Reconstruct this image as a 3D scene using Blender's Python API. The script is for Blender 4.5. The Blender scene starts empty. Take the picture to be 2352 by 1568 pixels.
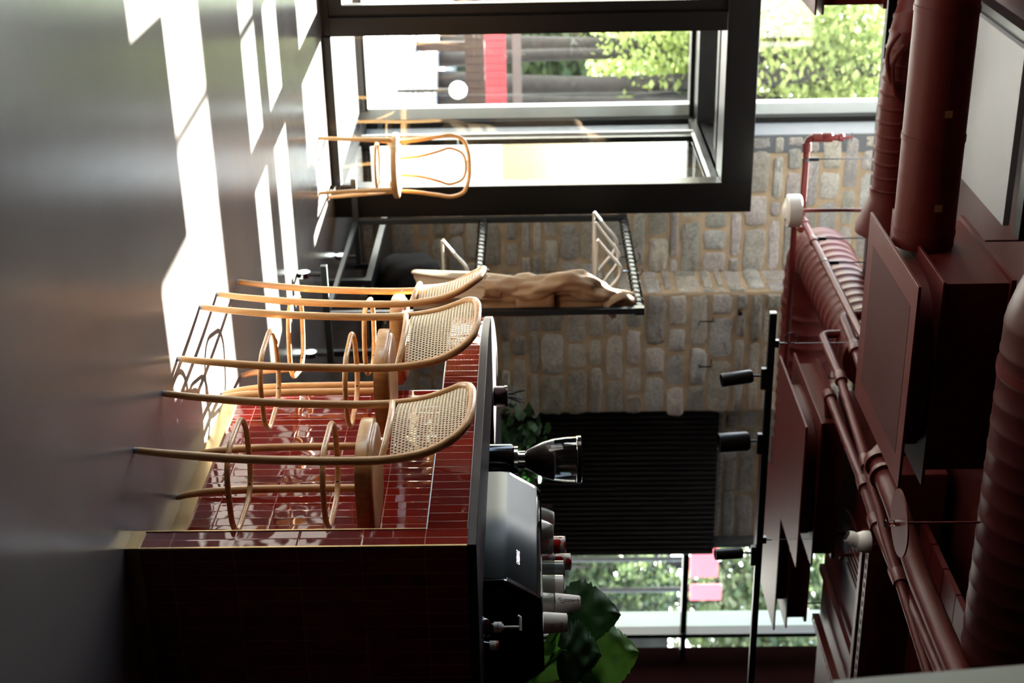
import bpy, bmesh, math, random
from mathutils import Vector, Matrix
random.seed(11)
S = bpy.context.scene
COL = S.collection

# ---------------------------------------------------------------- camera, world, sun, exposure
W_PX, H_PX, F_PX = 2352, 1568, 3343.07
YAW, PITCH, ROLL = math.radians(24.5315), math.radians(-0.8925), math.radians(-0.7458)
CAM_H = 1.29
fw = Vector((math.sin(YAW) * math.cos(PITCH), math.cos(YAW) * math.cos(PITCH), math.sin(PITCH)))
_r = Vector((math.cos(YAW), -math.sin(YAW), 0)); _u = _r.cross(fw)
RT = math.cos(ROLL) * _r + math.sin(ROLL) * _u           # scene right
UP = -math.sin(ROLL) * _r + math.cos(ROLL) * _u          # scene up
cam_d = bpy.data.cameras.new('camera'); cam = bpy.data.objects.new('camera', cam_d); COL.objects.link(cam)
cam_d.sensor_width = 36; cam_d.lens = F_PX / W_PX * 36; cam_d.clip_start = .05; cam_d.clip_end = 300
cx, cy, cz = UP, -RT, -fw                                # the photograph lies on its side: world up points right
cam.matrix_world = Matrix(((cx.x, cy.x, cz.x, 0), (cx.y, cy.y, cz.y, 0), (cx.z, cy.z, cz.z, CAM_H), (0, 0, 0, 1)))
cam_d.dof.use_dof = True; cam_d.dof.focus_distance = 5.15; cam_d.dof.aperture_fstop = 3.2
S.camera = cam
S.view_settings.view_transform = 'Standard'; S.view_settings.look = 'None'; S.view_settings.gamma = 1
S.view_settings.exposure = .65
S.cycles.use_denoising = True
S.cycles.max_bounces = 10; S.cycles.transparent_max_bounces = 24; S.cycles.transmission_bounces = 10
S.cycles.caustics_reflective = False; S.cycles.caustics_refractive = False
S.cycles.sample_clamp_indirect = 6.0

world = bpy.data.worlds.new('sky'); S.world = world; world.use_nodes = True
wn = world.node_tree; wn.nodes.clear()
sky = wn.nodes.new('ShaderNodeTexSky'); sky.sky_type = 'NISHITA'; sky.sun_disc = False
sky.sun_elevation = math.radians(42); sky.sun_rotation = math.radians(-4); sky.air_density = 1.0; sky.dust_density = 2.0
bgn = wn.nodes.new('ShaderNodeBackground'); bgn.inputs[1].default_value = 1.0
wo = wn.nodes.new('ShaderNodeOutputWorld')
wn.links.new(sky.outputs[0], bgn.inputs[0]); wn.links.new(bgn.outputs[0], wo.inputs[0])
sun_d = bpy.data.lights.new('sun', 'SUN'); sun = bpy.data.objects.new('sun', sun_d); COL.objects.link(sun)
sun_d.energy = 95; sun_d.angle = math.radians(.5); sun_d.color = (1, .95, .88)
SUN_DIR = Vector((.06, -1, -.9)).normalized()            # the way the light travels
sun.rotation_euler = SUN_DIR.to_track_quat('-Z', 'Y').to_euler()

# points of the room seen at a pixel of the photograph, on a plane of the room
CAMP = Vector((0, 0, CAM_H))
def ray(x, y): return (y - 784) * RT + (x - 1176) * UP + F_PX * fw
def on_z(x, y, z): d = ray(x, y); return CAMP + d * ((z - CAM_H) / d.z)
def on_y(x, y, Y): d = ray(x, y); return CAMP + d * (Y / d.y)
def on_x(x, y, X): d = ray(x, y); return CAMP + d * (X / d.x)

# ---------------------------------------------------------------- materials
def new_mat(name):
    m = bpy.data.materials.new(name); m.use_nodes = True
    n = m.node_tree; b = n.nodes['Principled BSDF']
    return m, n, b
def nd(n, t, **kw):
    o = n.nodes.new(t)
    for k, v in kw.items(): setattr(o, k, v)
    return o
def coords(n, kind='Object', scale=(1, 1, 1)):
    tc = nd(n, 'ShaderNodeTexCoord'); mp = nd(n, 'ShaderNodeMapping'); mp.inputs['Scale'].default_value = scale
    n.links.new(tc.outputs[kind], mp.inputs['Vector']); return mp.outputs[0]
def noise(n, vec, scale, detail=4, rough=.5):
    t = nd(n, 'ShaderNodeTexNoise'); t.inputs['Scale'].default_value = scale
    t.inputs['Detail'].default_value = detail; t.inputs['Roughness'].default_value = rough
    n.links.new(vec, t.inputs['Vector']); return t.outputs['Fac']
def ramp(n, fac, stops):
    r = nd(n, 'ShaderNodeValToRGB'); n.links.new(fac, r.inputs[0])
    while len(r.color_ramp.elements) < len(stops): r.color_ramp.elements.new(.5)
    for e, (p, c) in zip(r.color_ramp.elements, stops):
        e.position = p; e.color = (*c, 1) if len(c) == 3 else c
    return r.outputs[0]
def bump(n, b, h, strength=.3, dist=.01):
    bp = nd(n, 'ShaderNodeBump'); bp.inputs['Strength'].default_value = strength; bp.inputs['Distance'].default_value = dist
    n.links.new(h, bp.inputs['Height']); n.links.new(bp.outputs[0], b.inputs['Normal'])
def simple(name, col, rough=.5, metal=0, var=.12, nscale=6, bmp=0, bscale=200, spec=.5, coat=0, scale=(1, 1, 1)):
    m, n, b = new_mat(name)
    b.inputs['Roughness'].default_value = rough; b.inputs['Metallic'].default_value = metal
    b.inputs['Specular IOR Level'].default_value = spec; b.inputs['Coat Weight'].default_value = coat
    v = coords(n, 'Object', scale)
    lo = tuple(c * (1 - var) for c in col); hi = tuple(min(1, c * (1 + var)) for c in col)
    n.links.new(ramp(n, noise(n, v, nscale), [(.3, lo), (.7, hi)]), b.inputs['Base Color'])
    if bmp: bump(n, b, noise(n, v, bscale, 2), bmp, .002)
    return m
M = {}
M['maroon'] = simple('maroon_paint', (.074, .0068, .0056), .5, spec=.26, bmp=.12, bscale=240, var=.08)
M['maroon_dark'] = simple('maroon_paint_darker', (.045, .0045, .0040), .5, spec=.3, bmp=.1, bscale=160, var=.1)
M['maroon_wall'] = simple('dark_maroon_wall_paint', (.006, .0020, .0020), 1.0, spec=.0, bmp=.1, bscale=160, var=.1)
M['greypaint'] = simple('pale_grey_paint', (.42, .43, .44), .8, var=.04)
M['black'] = simple('black_aluminium', (.006, .0055, .0055), .36, spec=.25, var=.1)
M['rackblack'] = simple('blue_black_steel', (.018, .024, .028), .38, var=.1)
M['ribblack'] = simple('black_ribbed_metal', (.0085, .0075, .0085), .45, var=.1)
M['counter'] = simple('plum_laminate', (.020, .0112, .0122), .5, spec=.12, var=.06, bmp=.03, bscale=400)
M['brass'] = simple('brushed_brass', (.62, .45, .22), .34, 1, var=.08, nscale=3, bmp=.05, bscale=60, scale=(1, 1, 12))
M['chrome'] = simple('chrome', (.75, .76, .78), .1, 1, var=.03)
M['steel'] = simple('dark_steel', (.055, .055, .058), .3, 1, var=.1)
M['white'] = simple('white_plastic', (.74, .73, .70), .35, var=.03)
M['hanger'] = simple('white_hanger_plastic', (.70, .66, .60), .4, var=.04)
M['plaster'] = simple('white_plaster', (.12, .13, .14), .8, var=.05, nscale=9, bmp=.2, bscale=40)
M['lavender'] = simple('pale_ceiling_panel', (.20, .20, .215), .5, var=.03, bmp=.1, bscale=300)
M['lightframe'] = simple('pale_frame_and_reflection', (.55, .60, .60), .35, var=.04)
M['greenfin'] = simple('green_grey_glass_reflection', (.085, .125, .105), .4, var=.06)  # green colour stands in for a reflection in the glass
M['khaki'] = simple('khaki_cotton', (.36, .25, .15), .85, var=.12, nscale=14, bmp=.4, bscale=500)
M['khaki_dark'] = simple('khaki_cotton_seam', (.25, .17, .10), .85, var=.12, nscale=14, bmp=.4, bscale=500)
M['blackcloth'] = simple('black_nylon', (.008, .0075, .008), .9, spec=.1, var=.2, bmp=.3, bscale=300)
M['blackgloss'] = simple('gloss_black_enamel', (.006, .006, .0065), .12, var=.05)
M['machine'] = simple('machine_enamel_sky_tint', (.045, .058, .066), .5, var=.05)  # blue in the base colour imitates sky reflected in black enamel
M['rubber'] = simple('clear_grey_glide', (.35, .37, .37), .4, var=.05)
M['greycup'] = simple('grey_ceramic', (.08, .09, .095), .25, var=.05)
M['whitecup'] = simple('white_ceramic', (.62, .58, .54), .25, var=.03)
M['paper'] = simple('white_paper_cup', (.60, .56, .52), .6, var=.03)
M['ink'] = simple('black_marker_ink', (.015, .013, .012), .6, var=.05)
M['bluelabel'] = simple('blue_label', (.02, .07, .20), .4, var=.05)
M['redcap'] = simple('red_cap', (.35, .03, .03), .4, var=.05)
M['silver'] = simple('silver_lettering', (.72, .70, .68), .25, 1, var=.03)
M['lightpost'] = simple('pale_grey_green_post', (.20, .22, .19), .55, var=.05)
M['jar'] = simple('dark_brown_jar', (.02, .012, .010), .15, var=.05)
M['straw'] = simple('black_straw', (.012, .012, .013), .3, var=.05)
M['beans'] = simple('coffee_beans', (.022, .010, .006), .45, var=.5, nscale=90, bmp=.9, bscale=110)
M['concrete'] = simple('pale_paving', (.62, .60, .56), .85, var=.08, nscale=2, bmp=.2, bscale=30)
M['bark'] = simple('dark_bark', (.018, .015, .013), .9, var=.35, nscale=9, bmp=.6, bscale=25)
M['redwood'] = simple('red_boards', (.42, .060, .075), .6, var=.1)
M['redsign'] = simple('pink_red_panel', (.60, .10, .13), .6, var=.06)
M['brownwood'] = simple('dark_brown_boards', (.035, .018, .013), .7, var=.15)
M['greywall'] = simple('grey_render', (.16, .16, .15), .85, var=.1, nscale=2)
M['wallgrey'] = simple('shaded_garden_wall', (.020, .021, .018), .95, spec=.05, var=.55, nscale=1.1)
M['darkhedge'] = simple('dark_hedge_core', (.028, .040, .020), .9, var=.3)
M['amber'] = simple('glass_bulb_orange', (.7, .16, .03), .2, var=.05)

def floor_mat():
    m, n, b = new_mat('brushed_resin_floor'); b.inputs['Specular IOR Level'].default_value = .13
    v = coords(n, 'Object'); vs = coords(n, 'Object', (1.0, 9.0, 1))
    base = ramp(n, noise(n, v, .9, 5), [(.3, (.122, .110, .103)), (.72, (.158, .144, .136))])
    n.links.new(base, b.inputs['Base Color'])
    r = nd(n, 'ShaderNodeMapRange'); r.inputs['To Min'].default_value = .15; r.inputs['To Max'].default_value = .27
    n.links.new(noise(n, vs, 7, 5, .6), r.inputs['Value']); n.links.new(r.outputs[0], b.inputs['Roughness'])
    bump(n, b, noise(n, vs, 28, 3), .035, .004)
    return m
M['floor'] = floor_mat()

def tile_mat(name, bw, bh, col_a, col_b, grout, wav=1.0):
    """stacked glazed tiles, UV in metres; every tile sits a little out of true and its glaze is wavy"""
    m, n, b = new_mat(name); L = n.links.new
    uv = nd(n, 'ShaderNodeTexCoord').outputs['UV']
    sep = nd(n, 'ShaderNodeSeparateXYZ'); L(uv, sep.inputs[0])
    def math_(op, a, bb=None, c=None):
        o = nd(n, 'ShaderNodeMath', operation=op)
        for i, q in enumerate((a, bb, c)):
            if q is None: continue
            if isinstance(q, (int, float)): o.inputs[i].default_value = q
            else: L(q, o.inputs[i])
        return o.outputs[0]
    us = math_('DIVIDE', sep.outputs[0], bw); vs = math_('DIVIDE', sep.outputs[1], bh)
    fu = math_('FRACT', us); fv = math_('FRACT', vs); iu = math_('FLOOR', us); iv = math_('FLOOR', vs)
    cmb = nd(n, 'ShaderNodeCombineXYZ'); L(iu, cmb.inputs[0]); L(iv, cmb.inputs[1])
    wn_ = nd(n, 'ShaderNodeTexWhiteNoise', noise_dimensions='2D'); L(cmb.outputs[0], wn_.inputs['Vector'])
    sc = nd(n, 'ShaderNodeSeparateColor'); L(wn_.outputs['Color'], sc.inputs[0])
    # grout mask
    def edge(f, size):
        d = math_('MINIMUM', f, math_('SUBTRACT', 1.0, f)); return math_('MULTIPLY', d, size)
    e = math_('MINIMUM', edge(fu, bw), edge(fv, bh))
    g = math_('LESS_THAN', e, .0011)
    mixc = nd(n, 'ShaderNodeMix', data_type='RGBA'); L(sc.outputs[2], mixc.inputs['Factor'])
    mixc.inputs['A'].default_value = (*col_a, 1); mixc.inputs['B'].default_value = (*col_b, 1)
    mg = nd(n, 'ShaderNodeMix', data_type='RGBA'); L(g, mg.inputs['Factor']); L(mixc.outputs['Result'], mg.inputs['A'])
    mg.inputs['B'].default_value = (*grout, 1); L(mg.outputs['Result'], b.inputs['Base Color'])
    rg = nd(n, 'ShaderNodeMapRange'); rg.inputs['To Min'].default_value = .05; rg.inputs['To Max'].default_value = .7
    L(g, rg.inputs['Value']); L(rg.outputs[0], b.inputs['Roughness'])
    b.inputs['Coat Weight'].default_value = .35; b.inputs['Coat Roughness'].default_value = .04
    # height in metres: tilt + waviness + pillowed edges
    tilt = math_('ADD', math_('MULTIPLY', math_('SUBTRACT', fu, .5), math_('MULTIPLY', math_('SUBTRACT', sc.outputs[0], .5), .0017 * wav)),
                 math_('MULTIPLY', math_('SUBTRACT', fv, .5), math_('MULTIPLY', math_('SUBTRACT', sc.outputs[1], .5), .0050 * wav)))
    off = nd(n, 'ShaderNodeVectorMath', operation='SCALE'); L(wn_.outputs['Color'], off.inputs[0]); off.inputs['Scale'].default_value = 9
    ad = nd(n, 'ShaderNodeVectorMath', operation='ADD'); L(uv, ad.inputs[0]); L(off.outputs[0], ad.inputs[1])
    w = noise(n, ad.outputs[0], 8.5, 1, .4)
    h = math_('ADD', tilt, math_('MULTIPLY', w, .0040 * wav))
    pil = math_('MULTIPLY', math_('MINIMUM', e, .0045), .09)
    h = math_('ADD', h, pil)
    bp = nd(n, 'ShaderNodeBump'); bp.inputs['Strength'].default_value = 1; bp.inputs['Distance'].default_value = 1
    L(h, bp.inputs['Height']); L(bp.outputs[0], b.inputs['Normal']); L(bp.outputs[0], b.inputs['Coat Normal'])
    return m
M['tile'] = tile_mat('oxblood_glazed_tile', .0505, .2, (.17, .0125, .0085), (.13, .0095, .0065), (.30, .075, .06))
M['tile_band'] = tile_mat('oxblood_glazed_tile_short', .0505, .134, (.17, .0125, .0085), (.13, .0095, .0065), (.30, .075, .06), .8)

def wood_mat():
    m, n, b = new_mat('steam_bent_beech')
    v = coords(n, 'Object', (1, 1, .16))
    w = noise(n, v, 55, 5, .6)
    n.links.new(ramp(n, w, [(.28, (.48, .245, .085)), (.5, (.60, .325, .120)), (.75, (.68, .405, .170))]), b.inputs['Base Color'])
    b.inputs['Roughness'].default_value = .36; b.inputs['Coat Weight'].default_value = .25; b.inputs['Coat Roughness'].default_value = .22
    bump(n, b, w, .05, .002)
    return m
M['wood'] = wood_mat()
def cane_mat():
    m, n, b = new_mat('woven_cane')
    v = coords(n, 'Object'); w = noise(n, v, 260, 3)
    n.links.new(ramp(n, w, [(.3, (.60, .47, .28)), (.7, (.76, .64, .44))]), b.inputs['Base Color'])
    b.inputs['Roughness'].default_value = .5; bump(n, b, w, .5, .002)
    return m
M['cane'] = cane_mat()

def stone_mat():
    m, n, b = new_mat('rough_grey_stone'); L = n.links.new
    v = coords(n, 'Object')
    at = nd(n, 'ShaderNodeAttribute', attribute_name='tone')
    n1 = noise(n, v, 7, 6, .62); n2 = noise(n, v, 42, 6, .7)
    c1 = ramp(n, n1, [(.28, (.42, .40, .365)), (.5, (.58, .555, .51)), (.75, (.70, .675, .63))])
    c2 = ramp(n, n2, [(.33, (.62, .62, .62)), (.62, (1, 1, 1))])
    mx = nd(n, 'ShaderNodeMix', data_type='RGBA', blend_type='MULTIPLY'); mx.inputs['Factor'].default_value = 1
    L(c1, mx.inputs['A']); L(c2, mx.inputs['B'])
    m2 = nd(n, 'ShaderNodeMix', data_type='RGBA', blend_type='MULTIPLY'); m2.inputs['Factor'].default_value = 1
    L(mx.outputs['Result'], m2.inputs['A']); L(at.outputs['Color'], m2.inputs['B'])
    L(m2.outputs['Result'], b.inputs['Base Color']); b.inputs['Roughness'].default_value = .9
    bump(n, b, n2, .9, .02)
    return m
M['stone'] = stone_mat()
M['mortar'] = simple('sandy_mortar', (.42, .32, .215), .92, var=.22, nscale=8, bmp=.6, bscale=60)

def pane_mat(name, tint, refl=1.0):
    m, n, b = new_mat(name); L = n.links.new
    out = n.nodes['Material Output']; n.nodes.remove(b)
    tr = nd(n, 'ShaderNodeBsdfTransparent'); tr.inputs[0].default_value = (*tint, 1)
    gl = nd(n, 'ShaderNodeBsdfGlossy'); gl.inputs['Roughness'].default_value = .01
    lw = nd(n, 'ShaderNodeLayerWeight'); lw.inputs['Blend'].default_value = .5      # Schlick's reflectance, same from both sides
    pw = nd(n, 'ShaderNodeMath', operation='POWER'); pw.inputs[1].default_value = 5; L(lw.outputs['Facing'], pw.inputs[0])
    fr = nd(n, 'ShaderNodeMath', operation='MULTIPLY_ADD'); fr.inputs[1].default_value = .94; fr.inputs[2].default_value = .06; L(pw.outputs[0], fr.inputs[0])
    mu = nd(n, 'ShaderNodeMath', operation='MULTIPLY'); mu.inputs[1].default_value = refl; mu.use_clamp = True
    mx = nd(n, 'ShaderNodeMixShader')
    L(fr.outputs[0], mu.inputs[0]); L(mu.outputs[0], mx.inputs[0]); L(tr.outputs[0], mx.inputs[1]); L(gl.outputs[0], mx.inputs[2])
    L(mx.outputs[0], out.inputs['Surface'])
    return m
M['pane'] = pane_mat('window_glass', (.93, .97, .96), 1.2)
M['clear'] = pane_mat('clear_acrylic', (.80, .82, .80), 1.0)
M['hopperglass'] = pane_mat('hopper_acrylic', (.72, .72, .72), 1.2)

def leaf_mat(name, a, c, trans):
    m, n, b = new_mat(name); L = n.links.new
    v = coords(n, 'Object'); col = ramp(n, noise(n, v, 5, 4), [(.3, a), (.7, c)])
    L(col, b.inputs['Base Color']); b.inputs['Roughness'].default_value = .5
    t = nd(n, 'ShaderNodeBsdfTranslucent'); L(col, t.inputs[0]); mx = nd(n, 'ShaderNodeMixShader'); mx.inputs[0].default_value = trans
    L(b.outputs[0], mx.inputs[1]); L(t.outputs[0], mx.inputs[2]); L(mx.outputs[0], n.nodes['Material Output'].inputs['Surface'])
    return m
M['leaf_spring'] = leaf_mat('spring_foliage', (.20, .26, .075), (.37, .44, .16), .6)
M['leaf_dull'] = leaf_mat('dull_foliage', (.035, .055, .025), (.085, .12, .045), .4)
M['leaf_dark'] = leaf_mat('dark_green_leaf', (.012, .045, .012), (.022, .075, .018), .25)
M['leaf_fresh'] = leaf_mat('fresh_green_leaf', (.055, .15, .018), (.10, .23, .035), .4)

def grille_mat():
    m, n, b = new_mat('maroon_perforated_grille'); L = n.links.new
    v = coords(n, 'Object')
    sep = nd(n, 'ShaderNodeSeparateXYZ'); L(v, sep.inputs[0])
    def sn(o, k):
        a = nd(n, 'ShaderNodeMath', operation='MULTIPLY'); a.inputs[1].default_value = k; L(o, a.inputs[0])
        s = nd(n, 'ShaderNodeMath', operation='SINE'); L(a.outputs[0], s.inputs[0]); return s.outputs[0]
    mu = nd(n, 'ShaderNodeMath', operation='MULTIPLY'); L(sn(sep.outputs[0], 2 * math.pi / .0165), mu.inputs[0]); L(sn(sep.outputs[1], 2 * math.pi / .0165), mu.inputs[1])
    L(ramp(n, mu.outputs[0], [(.0, (.074, .0072, .0060)), (.12, (.003, .001, .001))]), b.inputs['Base Color'])
    b.inputs['Roughness'].default_value = .6; b.inputs['Specular IOR Level'].default_value = .15
    return m
M['grille'] = grille_mat()

def flower_mat():
    m, n, b = new_mat('red_blot_ceramic'); L = n.links.new
    v = coords(n, 'Object')
    vo = nd(n, 'ShaderNodeTexVoronoi'); vo.inputs['Scale'].default_value = 32; L(v, vo.inputs['Vector'])
    L(ramp(n, vo.outputs['Distance'], [(.50, (.48, .018, .012)), (.56, (.62, .57, .52))]), b.inputs['Base Color'])
    b.inputs['Roughness'].default_value = .2
    return m
M['flower'] = flower_mat()

# ---------------------------------------------------------------- mesh builder and object helpers
def frame_of(d):
    d = d.normalized(); a = Vector((0, 0, 1)) if abs(d.z) < .9 else Vector((1, 0, 0))
    x = d.cross(a).normalized(); return x, d.cross(x).normalized()
class MB:
    def __init__(s): s.v = []; s.f = []; s.mi = []; s.uv = {}
    def add(s, vs, fs, mi=0):
        o = len(s.v); s.v += [Vector(p) for p in vs]
        for f in fs: s.f.append([o + i for i in f]); s.mi.append(mi)
        return s
    def box(s, x0, x1, y0, y1, z0, z1, mi=0):
        return s.add([(x0, y0, z0), (x1, y0, z0), (x1, y1, z0), (x0, y1, z0), (x0, y0, z1), (x1, y0, z1), (x1, y1, z1), (x0, y1, z1)],
                     [(0, 3, 2, 1), (4, 5, 6, 7), (0, 1, 5, 4), (1, 2, 6, 5), (2, 3, 7, 6), (3, 0, 4, 7)], mi)
    def bar(s, a, b, w, h, upv=(0, 0, 1), mi=0):
        a, b = Vector(a), Vector(b); d = (b - a).normalized(); x = d.cross(Vector(upv)).normalized() * w / 2; y = x.cross(d).normalized() * h / 2
        vs = [p + sx * x + sy * y for p in (a, b) for sx, sy in ((-1, -1), (1, -1), (1, 1), (-1, 1))]
        return s.add(vs, [(0, 1, 2, 3), (7, 6, 5, 4), (0, 4, 5, 1), (1, 5, 6, 2), (2, 6, 7, 3), (3, 7, 4, 0)], mi)
    def tube(s, pts, r, n=14, closed=False, cap=True, mi=0, flat=1.0):
        pts = [Vector(p) for p in pts]; k = len(pts); rs = r if isinstance(r, (list, tuple)) else [r] * k
        vs = []; X = None
        for i, p in enumerate(pts):
            if closed: d = pts[(i + 1) % k] - pts[i - 1]
            else: d = pts[min(i + 1, k - 1)] - pts[max(i - 1, 0)]
            d = d.normalized()
            if X is None: X, Y = frame_of(d)
            else:
                X = (X - d * X.dot(d)); X = X.normalized() if X.length > 1e-6 else frame_of(d)[0]; Y = d.cross(X)
            for j in range(n):
                a = 2 * math.pi * j / n; vs.append(p + rs[i] * (math.cos(a) * X + flat * math.sin(a) * Y))
        fs = []
        for i in range(k if closed else k - 1):
            i2 = (i + 1) % k
            for j in range(n):
                j2 = (j + 1) % n; fs.append((i * n + j, i * n + j2, i2 * n + j2, i2 * n + j))
        if cap and not closed: fs.append(tuple(reversed(range(n)))); fs.append(tuple((k - 1) * n + j for j in range(n)))
        return s.add(vs, fs, mi)
    def cyl(s, a, b, r, r2=None, n=20, mi=0): return s.tube([a, b], [r, r if r2 is None else r2], n, mi=mi)
    def lathe(s, prof, base=(0, 0, 0), axis=(0, 0, 1), n=28, mi=0, cap=True):
        base = Vector(base); d = Vector(axis).normalized(); X, Y = frame_of(d); vs = []
        for r, h in prof:
            for j in range(n):
                a = 2 * math.pi * j / n; vs.append(base + d * h + r * (math.cos(a) * X + math.sin(a) * Y))
        k = len(prof); fs = [(i * n + j, i * n + (j + 1) % n, (i + 1) * n + (j + 1) % n, (i + 1) * n + j) for i in range(k - 1) for j in range(n)]
        if cap: fs += [tuple(reversed(range(n))), tuple((k - 1) * n + j for j in range(n))]
        return s.add(vs, fs, mi)
    def prism(s, poly, axis, a, b, mi=0):
        """poly of 2D points in the plane of the two other axes, extruded along 'x','y' or 'z' from a to b"""
        k = len(poly)
        def P(p, t): return {'x': (t, p[0], p[1]), 'y': (p[0], t, p[1]), 'z': (p[0], p[1], t)}[axis]
        vs = [P(p, a) for p in poly] + [P(p, b) for p in poly]
        return s.add(vs, [tuple(reversed(range(k))), tuple(range(k, 2 * k))] + [(i, (i + 1) % k, k + (i + 1) % k, k + i) for i in range(k)], mi)
    def grid(s, rows, mi=0):
        nr, nc = len(rows), len(rows[0])
        return s.add([p for r in rows for p in r], [(i * nc + j, i * nc + j + 1, (i + 1) * nc + j + 1, (i + 1) * nc + j) for i in range(nr - 1) for j in range(nc - 1)], mi)
    def ball(s, c, r, n=16, m=10, sc=(1, 1, 1), mi=0):
        c = Vector(c); vs = []; fs = []
        for i in range(m + 1):
            t = math.pi * i / m
            for j in range(n):
                a = 2 * math.pi * j / n
                vs.append(c + Vector((r * sc[0] * math.sin(t) * math.cos(a), r * sc[1] * math.sin(t) * math.sin(a), r * sc[2] * math.cos(t))))
        for i in range(m):
            for j in range(n): fs.append((i * n + j, (i + 1) * n + j, (i + 1) * n + (j + 1) % n, i * n + (j + 1) % n))
        return s.add(vs, fs, mi)
    def build(s, name, mat, parent=None, smooth=35, bevel=0, solid=0, recalc=True, sub=0):
        org = Vector((0, 0, 0)); p = parent
        while p is not None: org += Vector(p.location); p = p.parent
        me = bpy.data.meshes.new(name); me.from_pydata([v - org for v in s.v], [], s.f)
        mats = mat if isinstance(mat, (list, tuple)) else [mat]
        for q in mats: me.materials.append(q)
        if len(mats) > 1: me.polygons.foreach_set('material_index', s.mi)
        if recalc:
            bm = bmesh.new(); bm.from_mesh(me); bmesh.ops.remove_doubles(bm, verts=bm.verts, dist=1e-6) if sub else None
            bmesh.ops.recalc_face_normals(bm, faces=bm.faces); bm.to_mesh(me); bm.free()
        if smooth:
            me.polygons.foreach_set('use_smooth', [True] * len(me.polygons))
            me.set_sharp_from_angle(angle=math.radians(smooth))
        ob = bpy.data.objects.new(name, me); COL.objects.link(ob)
        if parent is not None: ob.parent = parent
        if bevel:
            bv = ob.modifiers.new('bevel', 'BEVEL'); bv.width = bevel; bv.segments = 2; bv.limit_method = 'ANGLE'; bv.angle_limit = math.radians(40)
        if solid:
            sl = ob.modifiers.new('thickness', 'SOLIDIFY'); sl.thickness = solid; sl.offset = 0
        if sub:
            ss = ob.modifiers.new('smooth', 'SUBSURF'); ss.levels = ss.render_levels = sub
        return ob
def tag(o, label=None, cat=None, group=None, kind=None):
    if label: o['label'] = label
    if cat: o['category'] = cat
    if group: o['group'] = group
    if kind: o['kind'] = kind
    return o
def thing(name, label, cat, loc=(0, 0, 0), group=None, kind=None):
    o = bpy.data.objects.new(name, None); COL.objects.link(o); o.location = loc; o.empty_display_size = .1
    return tag(o, label, cat, group, kind)
def copy_tree(o, parent=None):
    c = o.copy(); COL.objects.link(c)
    if parent is not None: c.parent = parent
    for ch in list(o.children): copy_tree(ch, c)
    return c
def smooth_path(pts, n=8):
    """Catmull-Rom through the points"""
    P = [Vector(p) for p in pts]; out = []
    for i in range(len(P) - 1):
        p0 = P[max(i - 1, 0)]; p1 = P[i]; p2 = P[i + 1]; p3 = P[min(i + 2, len(P) - 1)]
        for k in range(n):
            t = k / n
            out.append(.5 * ((2 * p1) + (p2 - p0) * t + (2 * p0 - 5 * p1 + 4 * p2 - p3) * t * t + (3 * p1 - p0 - 3 * p2 + p3) * t ** 3))
    out.append(P[-1]); return out
def round_path(pts, r, n=6):
    """polyline with every inner corner rounded off"""
    P = [Vector(p) for p in pts]; out = [P[0]]
    for i in range(1, len(P) - 1):
        a = (P[i - 1] - P[i]); b = (P[i + 1] - P[i]); k = min(r, a.length * .49, b.length * .49)
        s = P[i] + a.normalized() * k; e = P[i] + b.normalized() * k
        for j in range(n + 1):
            t = j / n; out.append((1 - t) ** 2 * s + 2 * t * (1 - t) * P[i] + t * t * e)
    out.append(P[-1]); return out
def text_mesh(name, body, size, mat, parent, mtx, extrude=.001, shear=0, bold=0):
    cu = bpy.data.curves.new(name, 'FONT'); cu.body = body; cu.size = size; cu.extrude = extrude; cu.shear = shear; cu.offset = bold
    cu.align_x = 'CENTER'; cu.align_y = 'CENTER'
    t = bpy.data.objects.new(name, cu); COL.objects.link(t); bpy.context.view_layer.update()
    me = bpy.data.meshes.new_from_object(t.evaluated_get(bpy.context.evaluated_depsgraph_get()))
    bpy.data.objects.remove(t); bpy.data.curves.remove(cu); me.name = name
    org = Vector((0, 0, 0)); p = parent
    while p is not None: org += Vector(p.location); p = p.parent
    me.transform(Matrix.Translation(-org) @ mtx); me.materials.clear(); me.materials.append(mat)
    o = bpy.data.objects.new(name, me); COL.objects.link(o); o.parent = parent; return o
def basis(origin, ex, ey):
    ex = Vector(ex).normalized(); ey = Vector(ey).normalized(); ez = ex.cross(ey)
    o = Vector(origin)
    return Matrix(((ex.x, ey.x, ez.x, o.x), (ex.y, ey.y, ez.y, o.y), (ex.z, ey.z, ez.z, o.z), (0, 0, 0, 1)))
def planar_uv(ob, fu, fv):
    me = ob.data; uv = me.uv_layers.new(name='UVMap')
    for l in me.loops:
        co = me.vertices[l.vertex_index].co; uv.data[l.index].uv = (fu(co), fv(co))

# ================================================================ the setting
def struct(o): o['kind'] = 'structure'; return o
FAC = 10.7                                                # the glazed front of the house
struct(MB().box(-5.2, 8.3, -4.2, FAC + .05, -.2, 0).build('floor', M['floor'], smooth=0))
struct(MB().box(-40, 60, FAC + .05, 60, -.3, -.03).build('trim_1', M['concrete'], smooth=0))       # paving outside
M['shade'] = simple('charcoal_paint', (.020, .017, .017), .7, var=.1)
wl = MB().box(-5.4, -5.2, -4.2, 7.0, 0, 6.1).box(-5.4, -5.2, 7.0, FAC, 3.5, 6.1).box(-5.4, -5.2, 7.0, FAC, -.1, .12).box(-5.4, -5.2, 10.5, FAC, .12, 3.5)
struct(wl.build('wall_left', M['shade'], smooth=0))
w3 = thing('window_3', None, None, (-5.3, 8.2, 0), kind='structure')
MB().box(-5.34, -5.26, 7.9, 7.96, .12, 3.5).box(-5.34, -5.26, 8.95, 9.01, .12, 3.5).build('frame', M['black'], w3, smooth=0)
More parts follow.
